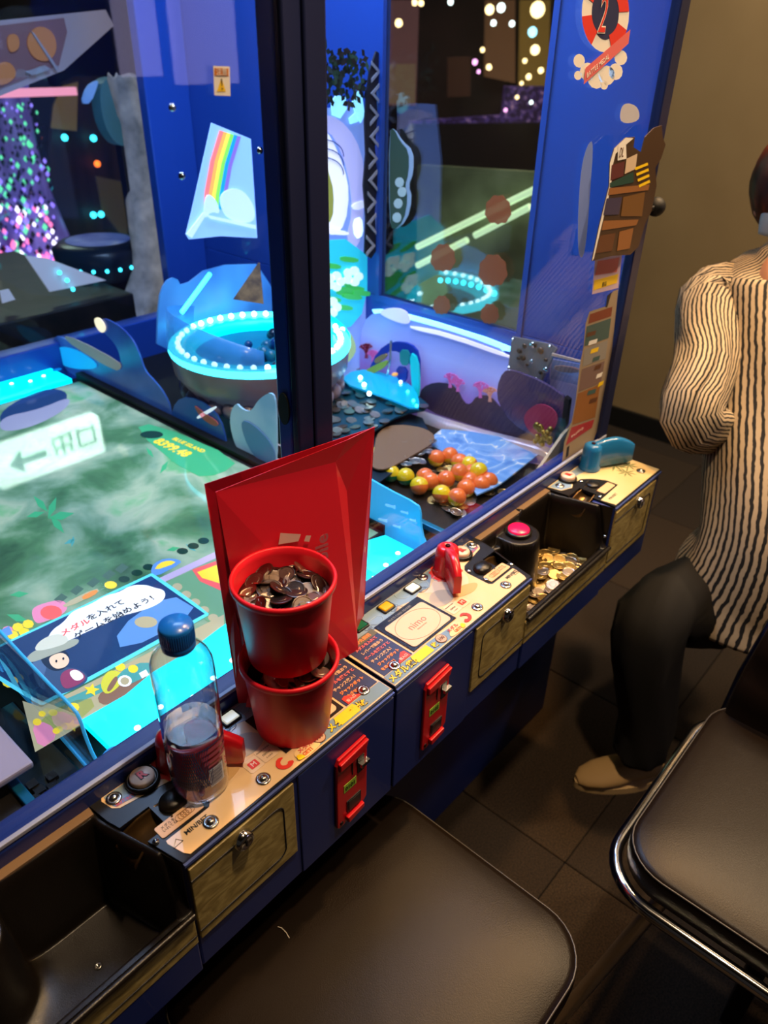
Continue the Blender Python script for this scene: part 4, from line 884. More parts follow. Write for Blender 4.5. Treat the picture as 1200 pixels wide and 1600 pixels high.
    if s > 0: outlined('メダル貸出', .0125, YEL, INK, t, W(.005, .0085, .0014), bold=.0004, o=.0005); outlined('枚', .010, YEL, INK, t, W(.096, .009, .0014), bold=.0003, o=.0005)
    else: outlined('メダル貸出', .0125, YEL, INK, t, W(.150 - .0, .0085, .0014) + Vector((.0, 0, 0)) + Vector((.0, 0, 0)) if False else W(.110, .0085, .0014), bold=.0004, o=.0005); outlined('枚', .010, YEL, INK, t, W(.052, .009, .0014), bold=.0003, o=.0005)
    cx = .117 if s > 0 else .125
    pr_(circ(cx, .0135, .0088, 20), BROWNP, 'coin_icon', .0016, .0003); pr_(circ(cx, .0135, .0078, 20), mat('coin_icon_tan', 'c09c84', .5), 'coin_icon', .0020, .0003)
    text('100', .0078, BROWNP, t, W(cx, .0108, .0025), (1, 0, 0), (0, 1, 0), 'coin_value', align='CENTER', bold=.0002)
    pr_([(.128, .005), (.136, .014), (.150, .020), (.163, .018), (.165, .008), (.158, .003), (.14, .003)], mat('bubble_peach', 'e8c890', .4), 'bubble_print', .0015, .0003, 2)
    outlined('メダル', .0078, PINKP, REDP, t, W(.146, .0125, .0021), o=.0003, align='CENTER'); outlined('GET!', .0068, ORANGE, REDP, t, W(.149, .0055, .0021), o=.0003, align='CENTER')
    pr_([(.155, .003), (.166, .005), (.163, .013), (.158, .011)], YEL, 'bubble_star', .0024, .0003, 1)
    pr_([(.168, .010), (.176, .006), (.186, .009), (.190, .018), (.182, .027), (.173, .023), (.181, .021), (.184, .015), (.178, .011), (.174, .015)], REDP, 'red_swoosh', .0015, .0003, 1)
    pr_(rrect(.204, .041, .0105, .0095, .003), mat('logo_pad', 'e0c4a4', .4), 'logo_pad', .0009, .0003); pr_(rrect(.204, .041, .006, .005, .001), REDP, 'logo_mark', .0014, .0003)
    text('M', .009, WHITE, t, W(.204, .038, .0018), (1, 0, 0), (0, 1, 0), 'logo_letter', align='CENTER')
    pr_(rrect(.183, .043, .011, .011, .003), MATS['logo_pad'], 'logo_pad', .0009, .0003)
    text('nimo', .006, INK, t, W(.183, .041, .0014), (1, 0, 0), (0, 1, 0), 'logo_text', align='CENTER'); text('READER SYSTEM', .0026, INK, t, W(.183, .0485, .0014), (1, 0, 0), (0, 1, 0), 'logo_text', align='CENTER'); text('C A R D', .0026, INK, t, W(.183, .036, .0014), (1, 0, 0), (0, 1, 0), 'logo_text', align='CENTER')
    # square push buttons
    for a, col, lit in ((.058, '0a5c3c', .05), (.116, 'd89a10', .25), (.178, 'f0f0dc', .55)):
        bz = MB(); R1 = [rrect(a, .1165, .0125, .0098, .003, 3), rrect(a, .1165, .0125, .0098, .003, 3), rrect(a, .1165, .0105, .0080, .002, 3), rrect(a, .1165, .0105, .0080, .002, 3)]
        bz.loft([[W(x, y, h) for x, y in r_] for r_, h in zip(R1, (.0008, .0035, .0040, .0012))], BLACK, True); bzz = bz.build('square_button', None, t)
        cpm = mat('button_%s' % col, col, .25, es=lit, ecol=col)
        MB().loft([[W(x, y, h) for x, y in rrect(a, .1165, w_, w_ * .76, .0015, 3)] for w_, h in ((.0098, .001), (.0098, .0042), (.0088, .0052))], cpm, True).build('button_cap', None, bzz)
    for a, c_ in ((.066, .103), (.124, .103), (.186, .104)):
        MB().tube([W(a + .010 * math.cos(q) + (.003 if q > 3 else 0), c_ + .005 * math.sin(q), .0009) for q in [i * 2*PI/16 for i in range(16)]], .0004, 4, NAVYP, True).build('button_icon', None, t)
    text('BET', .0055, NAVYP, t, W(.124, .1008, .001), (1, 0, 0), (0, 1, 0), 'button_text', align='CENTER'); text('AUTO', .0055, NAVYP, t, W(.186, .1018, .001), (1, 0, 0), (0, 1, 0), 'button_text', align='CENTER')
    text('BET', .0055, NAVYP, t, W(.066, .1008, .001), (1, 0, 0), (0, 1, 0), 'button_text', align='CENTER')
    for a, c_ in ((.032, .125), (.031, .027), (.212, .124), (.338, .119), (.285, .016), (.210, .017)): screwp(t, W(a, c_, .0008))
    # round R button
    rc = W(.303, .116, 0)
    rb_ = MB().lathe([(.0195, .0006), (.0195, .004), (.018, .0065), (.0155, .0065), (.0148, .005)], rc, 32, BLACK).build('round_button', None, t)
    cpb = MB().lathe([(.0140, .003), (.0140, .009), (.0125, .0108), (.0002, .0112)], rc, 32, mat('button_cream', 'd8b8a0', .3)).build('button_cap', None, rb_)
    outlined('R', .0145, REDP, INK, cpb, W(.303, .1112, .0115), o=.0006, bold=.0006, align='CENTER')
    tb = W(.325, .105, .0009)
    MB().prism([W(a, b_, .0008) for a, b_ in ([(.318, .104), (.342, .108), (.345, .114), (.322, .111)] if s > 0 else [(.322, .111), (.345, .114), (.342, .108), (.318, .104)])], (0, 0, .0003), mat('slot_blue', '5878a0', .4)).build('button_label', None, t)
    text('連打/BET', .0058, REDP, t, W(.331, .1065, .0013), (1, -.12 * -s, 0), (0, 1, 0), 'button_text', align='CENTER')
    # medal inlay: beige plate, housing, chute
    pr_(rrect(.304, .0455, .027, .0085, .0025), mat('slot_plate', 'dcb080', .35), 'slot_plate', .0006, .0006)
    for k in range(5): MB().tube([W(.290 + k * .0035 + .0045 * math.cos(q), .0455 + .0045 * math.sin(q), .0014) for q in [i * 2*PI/14 for i in range(14)]], .0003, 4, OCHRE, True).build('medal_drawing', None, t)
    text('メダルを\nいれてね', .0045, INK, t, W(.317 + (0 if s > 0 else 0), .047, .0014), (1, 0, 0), (0, 1, 0), 'slot_text', align='CENTER')
    hx = W(.296, .068, 0)
    MB().lathe([(.017, .0), (.0165, .004), (.013, .0075), (.006, .0095), (.0002, .010)], hx, 24, BLACK, Matrix.Diagonal((1, .85, 1, 1))).build('slot_housing', None, t)
    ch = MB(); R_ = []
    for k, (a, h, r) in enumerate(((.308, .002, .011), (.318, -.001, .0145), (.335, -.004, .0165), (.352, -.010, .017), (.360, -.022, .017))):
        R_.append([W(a + (.003 if k == 4 else 0), .065 + (r * math.cos(q)), h - r * math.sin(q) * .9) for q in [j * PI / 12 for j in range(13)]])
    if s < 0: R_ = [list(reversed(r_)) for r_ in R_]
    ch.loft(R_, mat('chute_gold_sheen', '6a5030', .28, .8), False, True, False); o = ch.build('medal_chute', None, t); sfm = o.modifiers.new('s', 'SOLIDIFY'); sfm.thickness = .002  # golden highlight of the glossy black chute put into its base colour
    for a, c_ in ((.276, .047), (.276, .080), (.338, .040)):
        MB().sphere(W(a, c_, .0012), .0038, CHROME, 12, 6, (1, 1, .5)).build('dome_screw', None, t)
    text('MIN/BET', .008, INK, t, W(.315 if s > 0 else .297, .0225, .0008), (1, 0, 0), (0, 1, 0), 'console_text', align='CENTER', bold=.0002)
    MB().tube([W(.318, .020, .0008), W(.330, .0195, .0008), W(.322, .027, .0008), W(.318, .020, .0008)], .0005, 4, INK).build('sail_drawing', None, t)
    # front: blue door outline, coin slot, hatch
    yb = YF
    MB().box((min(W(g, 0)[0], W(.175, 0)[0]), yb - .0022, ZC - .198), (max(W(g, 0)[0], W(.175, 0)[0]), yb + .002, ZC - .012), DBLUE).build('coin_door', None, t, bevel=.0015)
    MB().box((min(W(g, 0)[0], W(.333, 0)[0]), yb - .003, ZC - .0075), (max(W(g, 0)[0], W(.333, 0)[0]), yb + .0, ZC - .0035), mat('edge_trim', '4a5a98', .3, .3)).build('edge_trim', None, t)
    hatch(t, W(.183, 0)[0], W(.330, 0)[0], ZC - .014, ZC - .142, W(.262, 0)[0], s > 0)
    cs = MB(); xa, xb = sorted((W(.060, 0)[0], W(.116, 0)[0]))
    prof = [(xa, ZC - .045), (xa + .004, ZC - .036), (xb - .002, ZC - .032), (xb, ZC - .040), (xb, ZC - .150), (xb - .010, ZC - .160), (xa + .004, ZC - .170), (xa, ZC - .165)]
    cs.prism([(x, yb - .0022, z) for x, z in prof], (0, -.005, 0), RED); cso = cs.build('coin_slot_plate', None, t, bevel=.0015)
    MB().prism([(x, yb - .0072, z) for x, z in ((xa + .002, ZC - .040), (xb - .002, ZC - .034), (xb - .006, ZC - .046), (xa + .030, ZC - .052), (xa + .002, ZC - .052))], (0, -.0055, 0), RED).build('plate_lip', None, cso, bevel=.0015)
    MB().box((xb - .019, yb - .0085, ZC - .088), (xb - .007, yb - .0071, ZC - .060), INK).box((xb - .017, yb - .014, ZC - .076), (xb - .002, yb - .008, ZC - .070), CHROME).build('coin_entry', None, cso)
    MB().box((xa + .027, yb - .0082, ZC - .082), (xa + .0285, yb - .0071, ZC - .050), INK).build('plate_groove', None, cso)
    MB().box((xa + .017, yb - .0085, ZC - .148), (xb - .013, yb - .0071, ZC - .126), INK).box((xa + .020, yb - .0092, ZC - .146), (xb - .016, yb - .0086, ZC - .128), mat('flap_dark', '2a2224', .3)).build('return_window', None, cso)
    MB().prism([(x, yb - .0072, z) for x, z in ((xa + .014, ZC - .152), (xb - .010, ZC - .150), (xb - .010, ZC - .158), (xa + .016, ZC - .164))], (0, -.006, 0), RED).build('return_lip', None, cso, bevel=.0015)
    MB().box((xa + .012, yb - .0078, ZC - .105), (xa + .035, yb - .0071, ZC - .091), mat('label_lime', '9ac040', .5)).build('price_label', None, cso)
    text('0102' if s > 0 else '0101', .0095, mat('lime_ink', '2c3c10', .5), cso, (xa + .0235, yb - .0081, ZC - .1015), (1, 0, 0), (0, 0, 1), 'label_digits', align='CENTER', bold=.0003)
    for x, z in ((xa + .007, ZC - .055), (xb - .006, ZC - .044), (xa + .007, ZC - .160)):
        MB().lathe([(.0032, 0), (.0028, .0015), (.0003, .0018)], (x, yb - .0071, z), 10, mat('dark_screw', '2c1416', .4, .6), Matrix.Rotation(PI/2, 3, 'X').to_4x4()).build('plate_screw', None, cso)
    return t, W
cons1, W1 = console(-1, 'cream printed control console under the water bottle and red cups', 'pair')
cons2, W2 = console(1, 'cream printed control console with upright red lever at the middle of the cabinet', 'pair')

# aiming levers: cylinder hub with a curved arm
def lever(par, c, ang, m, name='aiming_lever', L_=.062, h=.05, droop=0.0):
    c = Vector(c); col = MB()
    col.lathe([(.021, 0), (.022, .003), (.019, .010), (.0185, h - .012), (.0165, h - .003), (.012, h), (.006, h + .001), (.0045, h - .001), (.0003, h - .001)], c, 28, m)
    lv = col.build(name, None, par)
    d = Vector((math.cos(ang), math.sin(ang), 0)); n_ = Vector((-d.y, d.x, 0)); R_ = []
    for k in range(12):
        t_ = k / 11; r0 = .006 + L_ * t_
        top_ = h + .001 + .007 * math.sin(PI * min(1, t_ * 1.1)) - .12 * h * max(0, t_ - .55) ** 1.5 / .3 * 1.0
        if k == 11: top_ -= .004
        bot_ = .004 + .003 * t_ + (.002 if k == 11 else 0)
        w_ = .0085 - .0025 * t_
        p = c + d * r0
        R_.append([p + n_ * (w_ * a) + Vector((0, 0, bot_ + (top_ - bot_) * b_)) for a, b_ in ((-1, 0), (1, 0), (1, .35), (1.0, .92), (.6, 1), (-.6, 1), (-1.0, .92), (-1, .35))])
    a_ = MB(); a_.loft(R_, m, True); a_.build('lever_arm', None, lv)
    MB().lathe([(.004, 0), (.004, .002), (.002, .003)], c + Vector((0, 0, h)), 12, mat('lever_screw', '3c1418', .3, .7)).build('lever_screw', None, lv)
    return lv
k2 = W2(.249, .106, .0008)
MB().prism([k2 + Vector(((.027 + (.003 if i % 2 else 0)) * math.cos(i * PI / 12), (.023 + (.003 if i % 2 else 0)) * math.sin(i * PI / 12), -.0001)) for i in range(24)], (0, 0, .0004), REDP).build('splash_print', None, cons2)
lever(cons2, k2, math.radians(-129), RED, h=.05, L_=.062)
k1 = W1(.262, .112, .0008)
MB().prism([k1 + Vector(((.027 + (.003 if i % 2 else 0)) * math.cos(i * PI / 12), (.023 + (.003 if i % 2 else 0)) * math.sin(i * PI / 12), -.0001)) for i in range(24)], (0, 0, .0004), REDP).build('splash_print', None, cons1)
lever(cons1, k1, math.radians(-50), RED, h=.047, L_=.076)

# third console (blue lever) at the right end
c3 = thing('control_console', 'sand coloured end console with blue lever and palm prints at the cabinet corner', 'control console', (1.28, YF + .07, ZC - .2))
X3 = 1.1815
def W3(a, b, h=0): return Vector((X3 + a, YF + b, ZC + h))
fl_ = [(0, 0), (.196, 0), (.196, .131), (-.030, .131), (-.024, .10)]
MB().prism([W3(a, c, -.2) for a, c in [(0, 0), (.196, 0), (.196, .131), (-.030, .131), (-.024, .085), (.022, .085), (.022, .045), (-.008, .045)]], (0, 0, .196), DBLUE).prism([W3(a, c, -.2) for a, c in [(-.008, .0455), (.0215, .0455), (.0215, .0845), (-.023, .0845)]], (0, 0, .17), BLACK).build('body', None, c3, bevel=.003)
MB().prism([W3(a, c, -.2) for a, c in [(-.0015, .003), (-.0001, .003), (-.0081, .0455), (-.0095, .0455)]], (0, 0, .196), BLACK).build('side_cheek', None, c3)
T3 = mat('plate_black')
MB().prism([W3(a, c, -.004) for a, c in [(0, 0), (.196, 0), (.196, .131), (.016, .131), (.016, .083), (.016, .047), (-.0, .047)]], (0, 0, .004), MATS['plate_black']).prism([W3(a, c, -.004) for a, c in [(-.024, .083), (.016, .083), (.016, .131), (-.030, .131)]], (0, 0, .004), MATS['plate_black']).build('top_plate', None, c3)
SH3 = [(.006, .002), (.193, .002), (.193, .129), (-.024, .129), (-.018, .103), (.006, .093), (.020, .10), (.048, .098), (.064, .083), (.078, .060), (.078, .034), (.002, .031)]
GRAD = noisemat('sand_sea_print', [(.35, 'c4ac74'), (.55, 'd4c090'), (.7, 'a8b0a8')], 5, .35, 2)
MB().prism([W3(a, c, .0001) for a, c in SH3], (0, 0, .0005), GRAD).build('printed_sheet', None, c3)
MB().prism([W3(a, c, .0006) for a, c in [(-.022, .127), (-.016, .104), (.006, .095), (.022, .104), (.04, .112), (.09, .106), (.13, .116), (.192, .112), (.192, .127)]], (0, 0, .0002), SEA).build('sea_print', None, c3)
def palm(cx, cy, r, n=8):
    b = MB()
    for k in range(n):
        a = k * 2*PI / n + .3; d = Vector((math.cos(a), math.sin(a), 0)); n_ = Vector((-d.y, d.x, 0)); c = W3(cx, cy, .0009)
        b.prism([c, c + d * r * .5 + n_ * r * .10, c + d * r, c + d * r * .5 - n_ * r * .10], (0, 0, .0002), mat('palm_print', '6f7c50', .5))
    b.build('palm_print', None, c3)
palm(.145, .075, .026); palm(.135, .045, .02); palm(.165, .055, .02)
for a, c_ in ((-.004, .114), (.182, .112), (.160, .026)): screwp(c3, W3(a, c_, .0008))
rb_ = MB().lathe([(.0185, .0006), (.0185, .004), (.017, .0065), (.015, .0065), (.0145, .005)], W3(.028, .116), 32, BLACK).build('round_button', None, c3)
cpb = MB().lathe([(.0140, .003), (.0140, .010), (.0125, .0118), (.0002, .0122)], W3(.028, .116), 32, MATS['button_cream']).build('button_cap', None, rb_)
outlined('R', .0145, REDP, INK, cpb, W3(.028, .1112, .0126), o=.0006, bold=.0006, align='CENTER')
MB().lathe([(.014, .0), (.0135, .003), (.010, .005), (.0002, .006)], W3(.044, .070, 0), 24, BLACK).build('slot_housing', None, c3)
MB().prism([W3(a, c, .0005) for a, c in rrect(.050, .045, .022, .0085, .0025)], (0, 0, .0006), MATS['slot_plate']).build('slot_plate', None, c3)
ch = MB(); R_ = []
for k, (a, h, r) in enumerate(((.036, .002, .011), (.020, -.001, .0145), (.005, -.004, .0165), (-.012, -.010, .017), (-.026, -.022, .017))):
    R_.append([W3(a, .065 + (r * math.cos(q)), h - r * math.sin(q) * .9) for q in [j * PI / 12 for j in range(13)]])
ch.loft(R_, MATS['chute_gold_sheen'], False, True, False); o = ch.build('medal_chute', None, c3); o.modifiers.new('s', 'SOLIDIFY').thickness = .002
for a, c_ in ((.040, .092), (.012, .038)): MB().sphere(W3(a, c_, .0012), .0038, CHROME, 12, 6, (1, 1, .5)).build('dome_screw', None, c3)
text('MIN/BET', .008, INK, c3, W3(.030, .018, .0008), (1, 0, 0), (0, 1, 0), 'console_text', align='CENTER')
hatch(c3, X3 + .004, X3 + .176, ZC - .014, ZC - .142, X3 + .100, False)
MB().box((X3, YF - .003, ZC - .0075), (X3 + .196, YF, ZC - .0035), MATS['edge_trim']).build('edge_trim', None, c3)
lever(c3, W3(.1, .108, .0008), math.radians(-33), mat('blue_moulded_plastic', '1f6fae', .25, coat=.4), h=.054, L_=.085)

# ================================================================== MEDAL TRAYS
def tray(s, label):
    # in +s coordinates: front from a=.333 to .623 ; back from .361 to .593
    t = thing('medal_tray', label, 'tray', (XS + s * .478, YF + .07, ZC - .2))
    W = lambda a, b, h=0: Vector((XS + s * a, YF + b, ZC + h))
    nx, ny = 110, 70; b = MB(); vs = []; fs = []
    fz = -.132
    pcx, pcy, prr = (.445 if s > 0 else .521), .094, .042
    def sstep(x): x = min(1, max(0, x)); return x * x * (3 - 2 * x)
    for j in range(ny + 1):
        v = j / ny; y = .0 + .131 * v
        aL = .3335 + .0275 * min(1, v * 1.2); aR = .622 - .0285 * min(1, v * 1.2)
        for i in range(nx + 1):
            u = i / nx; a = aL + (aR - aL) * u
            rim = -.088 + .084 * sstep((y - .006) / .022) * (1 - 0 * u) if False else -.004
            # distance to borders
            dl = a - aL; dr = aR - a; df = y; db = .131 - y
            side = min(dl, dr)
            lipf = -.088
            edge = -.004
            hs_ = sstep((side - .004) / .012); hf = sstep((df - .006) / .012); hb_ = sstep((db - .012) / .014)
            z = fz
            z = z + (edge - z) * (1 - hs_); z = max(z, fz + (edge - fz) * (1 - hb_))
            # front: sides slope down to the lip height
            if df < .03: 
                cap = lipf + (edge - lipf) * sstep((df) / .03)
                z = min(z, cap) if hs_ < 1 else z
            z = max(z, fz + (lipf - fz) * (1 - hf)) if df < .02 else z
            # pedestal bulging from the back wall
            dp = math.hypot(a - pcx, y - pcy); 
            ped = 1 - sstep((dp - prr * .88) / (prr * .24))
            if y > pcy: ped = max(ped, 1 - sstep((abs(a - pcx) - prr * .88) / (prr * .24)))
            lf = (pcx - a) * s
            if lf > 0: ped = max(ped, (1 - sstep((.131 - y - .030 - .012 * math.cos(min(1, lf / .08) * PI)) / .012)) * sstep((.131 - y + .05) / .02) * .86)
            # fillet skirts sweeping back toward the seam side
            z = max(z, fz + (-.014 - fz) * ped)
            z += .030 * math.exp(-max(0, dp - prr) / .012) * (1 - ped) * (1 if dp > prr * .9 else 0) * hs_ * hf * .5
            vs.append(W(a, y, z))
    for j in range(ny):
        for i in range(nx):
            k = j * (nx + 1) + i; f = (k, k + 1, k + nx + 2, k + nx + 1)
            fs.append(f if s > 0 else tuple(reversed(f)))
    b.add(vs, fs, BLACK, True)
    b.build('tub', None, t)
    xa, xb = sorted((W(.3345, 0)[0], W(.6215, 0)[0]))
    MB().box((xa, YF - .004, ZC - .142), (xb, YF + .002, ZC - .096), WOODP).build('front_panel', None, t, bevel=.001)
    MB().tube([(xa, YF - .0055, ZC - .088), (xb, YF - .0055, ZC - .088)], .004, 10, BLACK).build('tub_lip', None, t)
    MB().tube([(xa + .001, YF - .0042, ZC - .127), (xb - .001, YF - .0042, ZC - .127)], .0010, 6, INK).build('frame_line', None, t)
    MB().box((xa, YF - .003, ZC - .2), (xb, YF + .02, ZC - .1425), DBLUE).box((xa, YF + .003, ZC - .199), (xb, YF + .13, ZC - .143), DBLUE).build('lower_skirt', None, t, bevel=.002)
    P = [W(a, c, -.0035) for a, c in ((.363, .119), (.592, .119), (.593, .1305), (.362, .1305))]
    if s < 0: P.reverse()
    MB().prism(P, (0, 0, .003), mat('rim_strip_tan', '7a6248', .4)).build('rim_strip', None, t)
    pc_ = W(pcx, pcy, -.013)
    rb1 = MB().lathe([(.0235, 0), (.0235, .004), (.0215, .006), (.019, .006)], pc_, 32, BLACK).build('pedestal_button', None, t)
    MB().lathe([(.019, .002), (.019, .008), (.0175, .0095), (.0002, .010)], pc_, 32, mat('button_magenta_lit', 'd8103c', .25, es=.8, ecol='e8104c')).build('button_cap', None, rb1)
    ds = W(.600, .012, -.07)
    MB().lathe([(.0045, 0), (.0038, .001), (.002, .0012), (.0018, .0003), (.0002, .0003)], W(.53 if s > 0 else .425, .050, fz + .0005), 14, STEEL).build('floor_screw', None, t)
    MB().sphere(W(.612, .004, -.062), .003, CHROME, 10, 6).build('dome_screw', None, t)
    return t, W
tray2, WT2 = tray(1, 'black tray full of medals with a glowing red button')
tray1, WT1 = tray(-1, 'empty black moulded medal tray at the lower left corner')
TP = [(WT2(a, b).x, WT2(a, b).y) for a, b in [(.352, .018), (.60, .018), (.600, .060), (.585, .085), (.545, .105), (.498, .095), (.485, .062), (.455, .048), (.41, .04), (.375, .035)]]
pile(TP, 115, ZC - .130, lambda x, y: .026 * max(0, 1 - abs((x - WT2(.51, 0).x)) / .14), 'brass medal in the heap lying in the black tray', 'medals heaped in the black tray', [CM_B, CM_B, CM_S], .13, .0125)
coin(CM_S, WT2(.385, .022, -.112), (.5, .3, 1), 'dark medal standing against the near front edge of the tray', None)

# ================================================================== CUPS
def cup(c, label, n, fill, lab2, grp, seed):
    t = thing('medal_cup', label, 'cup', c)
    prof = [(.0440, 0), (.0455, .002), (.0545, .098), (.0545, .100), (.0585, .1015), (.0590, .107), (.0575, .1095), (.0550, .1085), (.0535, .100), (.0440, .004), (.0005, .004)]
    MB().lathe(prof, c, 64, CUPRED).build('cup_wall', None, t)
    return t
CU1 = Vector((.432, .511, ZC)); CU2 = Vector((.4335, .5145, ZC + .111))
cup1 = cup(CU1, 'lower red plastic medal cup standing on the card reader', 0, 0, '', '', 1)
cup2 = cup(CU2, 'upper red plastic medal cup stacked on the other and filled with medals', 0, 0, '', '', 2)
def cupcoins(c, n, zf, R_, label, grp, ms, inner=0, tl=.22):
    got = []
    for k in range(n):
        for tr in range(60):
            a = random.random() * 6.283; r = R_ * math.sqrt(random.random())
            if r < inner: continue
            x, y = c.x + r * math.cos(a), c.y + r * math.sin(a)
            if all((x - p[0])**2 + (y - p[1])**2 > .0125**2 for p in got[-22:]): break
        got.append((x, y)); z = c.z + zf + .011 * (k / n) + .005 * (1 - (r / R_)**2)
        tx = random.gauss(0, tl) + .5 * (r / R_)**3 * math.sin(a); ty = random.gauss(0, tl) - .5 * (r / R_)**3 * math.cos(a)
        coin(ms[k % len(ms)], (x, y, z), (tx, ty, random.random() * 6), label, grp)
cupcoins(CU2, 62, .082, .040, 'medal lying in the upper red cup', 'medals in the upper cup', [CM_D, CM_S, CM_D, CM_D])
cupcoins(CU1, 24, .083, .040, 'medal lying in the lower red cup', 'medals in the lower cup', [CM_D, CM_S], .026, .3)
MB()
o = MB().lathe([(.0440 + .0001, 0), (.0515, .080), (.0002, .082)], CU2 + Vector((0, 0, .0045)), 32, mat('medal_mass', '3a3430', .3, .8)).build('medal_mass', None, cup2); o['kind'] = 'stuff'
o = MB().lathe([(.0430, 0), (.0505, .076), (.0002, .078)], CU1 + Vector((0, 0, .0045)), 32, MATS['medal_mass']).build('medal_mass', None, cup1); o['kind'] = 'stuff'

# ================================================================== BAG
bg = thing('paper_bag', 'glossy red paper shopping bag standing behind the cups', 'bag', (.52, .585, ZC))
zt = 1.10; zb = ZC + .001
FLb, FRb, CRb, BRb, BLb = (.414, .560, zb), (.580, .538, zb), (.600, .562, zb), (.638, .582, zb), (.404, .582, zb)
def atz(u, v, z): p = zz(u, v, z); return (p.x, p.y, p.z)
FLt, FRt, CRt, BRt, BLt = atz(337, 769, zt), atz(544, 687, zt + .0), atz(526, 719, zt - .022), atz(585, 667, zt), atz(319, 756, zt)
MLt, MLb = atz(329, 815, zt - .035), (.416, .572, zb)
def sheet(quads, nm, th=.0008, m=BAGRED):
    b = MB()
    for q in quads: b.add(q, [tuple(range(len(q)))], m)
    o = b.build(nm, None, bg); o.modifiers.new('s', 'SOLIDIFY').thickness = th; return o
def lerp(a, b, t): return tuple(x + (y - x) * t for x, y in zip(a, b))
FR1 = atz(524, 722, zt - .025); 
sheet([[FLb, FRb, FR1, FRt, FLt]], 'front_panel')
sheet([[BRb, BLb, BLt, BRt]], 'back_panel')
CM_ = atz(542, 767, zt - .075)
sheet([[FRb, CRb, CM_, FR1], [CRb, BRb, BRt, CM_], [FR1, CM_, BRt]], 'right_gusset')
sheet([[FRt, FR1, BRt]], 'top_fold')
sheet([[BLb, MLb, MLt, BLt], [MLb, FLb, FLt, MLt]], 'left_gusset')
sheet([[FLb, FRb, CRb, BRb, BLb, MLb]], 'bottom')
for a_, c_ in (((332, 866), (364, 878)), ((362, 900), (376, 925)), ((358, 1050), (378, 1085))):
    MB().prism([zz(a_[0], a_[1], .93), zz(c_[0], c_[1] - 14, .93), zz(c_[0], c_[1], .92)], (0, .002, 0), BAGRED) 
sheet([[atz(363, 925, .96), atz(378, 1010, .9), atz(370, 1060, .86), atz(361, 1000, .9)]], 'side_flap')
sheet([[(.420, .573, zb + .030), (.431, .560, zb + .028), (.412, .560, zb + .002), (.406, .570, zb + .001)]], 'side_flap')
MB().tube([zz(u, v, .985) for u, v in [(376, 893), (385, 880), (400, 868), (418, 858), (432, 857), (448, 862)]], .0018, 8, mat('red_cord', 'c8201c', .6)).tube([zz(u, v, .985) for u, v in [(380, 895), (395, 882), (415, 868), (432, 862), (450, 866)]], .0018, 8, MATS['red_cord']).build('cord_handle', None, bg)
# print on the front panel: plane through FLb, FRb, FLt
fo = Vector(FLb); fr = (Vector(FRb) - fo); fu = (Vector(FLt) - fo); fn = fr.cross(fu).normalized()
def onfront(u, v, h=.0015):
    d = ray(u, v); t_ = (fo - CAM).dot(fn) / d.dot(fn); return CAM + d * t_ + fn * h
BW = mat('bag_white_print', 'c8a8a0', .5)
MB().poly([onfront(u, v) for u, v in ((437, 832), (469, 834), (465, 845), (434, 850))], BW).poly([onfront(u, v) for u, v in ((477, 836), (485, 836), (482, 846), (474, 845))], BW).build('exclamation_mark', None, bg)
text('bile', .027, mat('bag_dull_print', 'a0505c', .5), bg, onfront(511, 874), onfront(511, 820) - onfront(511, 874), onfront(495, 845) - onfront(513, 845), 'bag_lettering', bold=.0006)
MB().prism([xx(u, v, .617) for u, v in []] or [Vector(CRb)+Vector((.012, -.004, .14)), Vector(CRb)+Vector((.015, -.002, .147)), Vector(CRb)+Vector((.017, -.001, .144)), Vector(CRb)+Vector((.014, -.003, .137))], (0, -.001, 0), BW).build('scuff', None, bg)

# ================================================================== BOTTLE
BO = Vector((.297, .517, ZC + .0008))
PETM = glassmat('pet_plastic', 'f4fafc', 1.6, .02, 2.4)
WATM = mat('bottle_water', 'f4fbff', .0, trans=1, ior=1.33)
bt = thing('water_bottle', 'clear plastic water bottle with blue cap, about a third full', 'bottle', BO)
def sq(r, k, n=40):
    return [(r * (abs(math.cos(a)) ** k) * (1 if math.cos(a) >= 0 else -1), r * (abs(math.sin(a)) ** k) * (1 if math.sin(a) >= 0 else -1)) for a in [2*PI*i/n for i in range(n)]]
prof = [(.026, .004), (.031, .001), (.0345, .006), (.0355, .014), (.0350, .024), (.0355, .030), (.0355, .095), (.0350, .099), (.0355, .103), (.0355, .148), (.0355, .176), (.0345, .188), (.031, .197), (.024, .204), (.0175, .208), (.0145, .210), (.0140, .218)]
def bottle_loft(prof, m, cap=True):
    return MB().loft([[BO + Vector((x * .85, y * .85, z)) for x, y in sq(r, .82 if z < .2 else 1)] for r, z in prof], m, cap)
bottle_loft(prof, PETM).build('bottle_body', None, bt)
wp = [(.0245, .006), (.0300, .004), (.0330, .008), (.0340, .015), (.0335, .024), (.0340, .030), (.0340, .098), (.0342, .0985)]
bottle_loft(wp, WATM).build('water', None, bt)
MB().lathe([(.0175, .206), (.0195, .208), (.0195, .213), (.0190, .214), (.0195, .2150), (.0195, .233), (.0185, .2360), (.0002, .2365)], BO, 40, mat('blue_cap', '1266c4', .3, coat=.3), None, True, True, .86, .86).build('cap', None, bt)
cp_ = MB()
for i in range(48):
    a = 2*PI*i/48; c = BO + Vector((.0169 * math.cos(a), .0169 * math.sin(a), 0)); cp_.box(c + Vector((-.0003, -.0003, .216)), c + Vector((.0003, .0003, .232)), MATS['blue_cap'])
cp_.build('cap_ribs', None, bt)
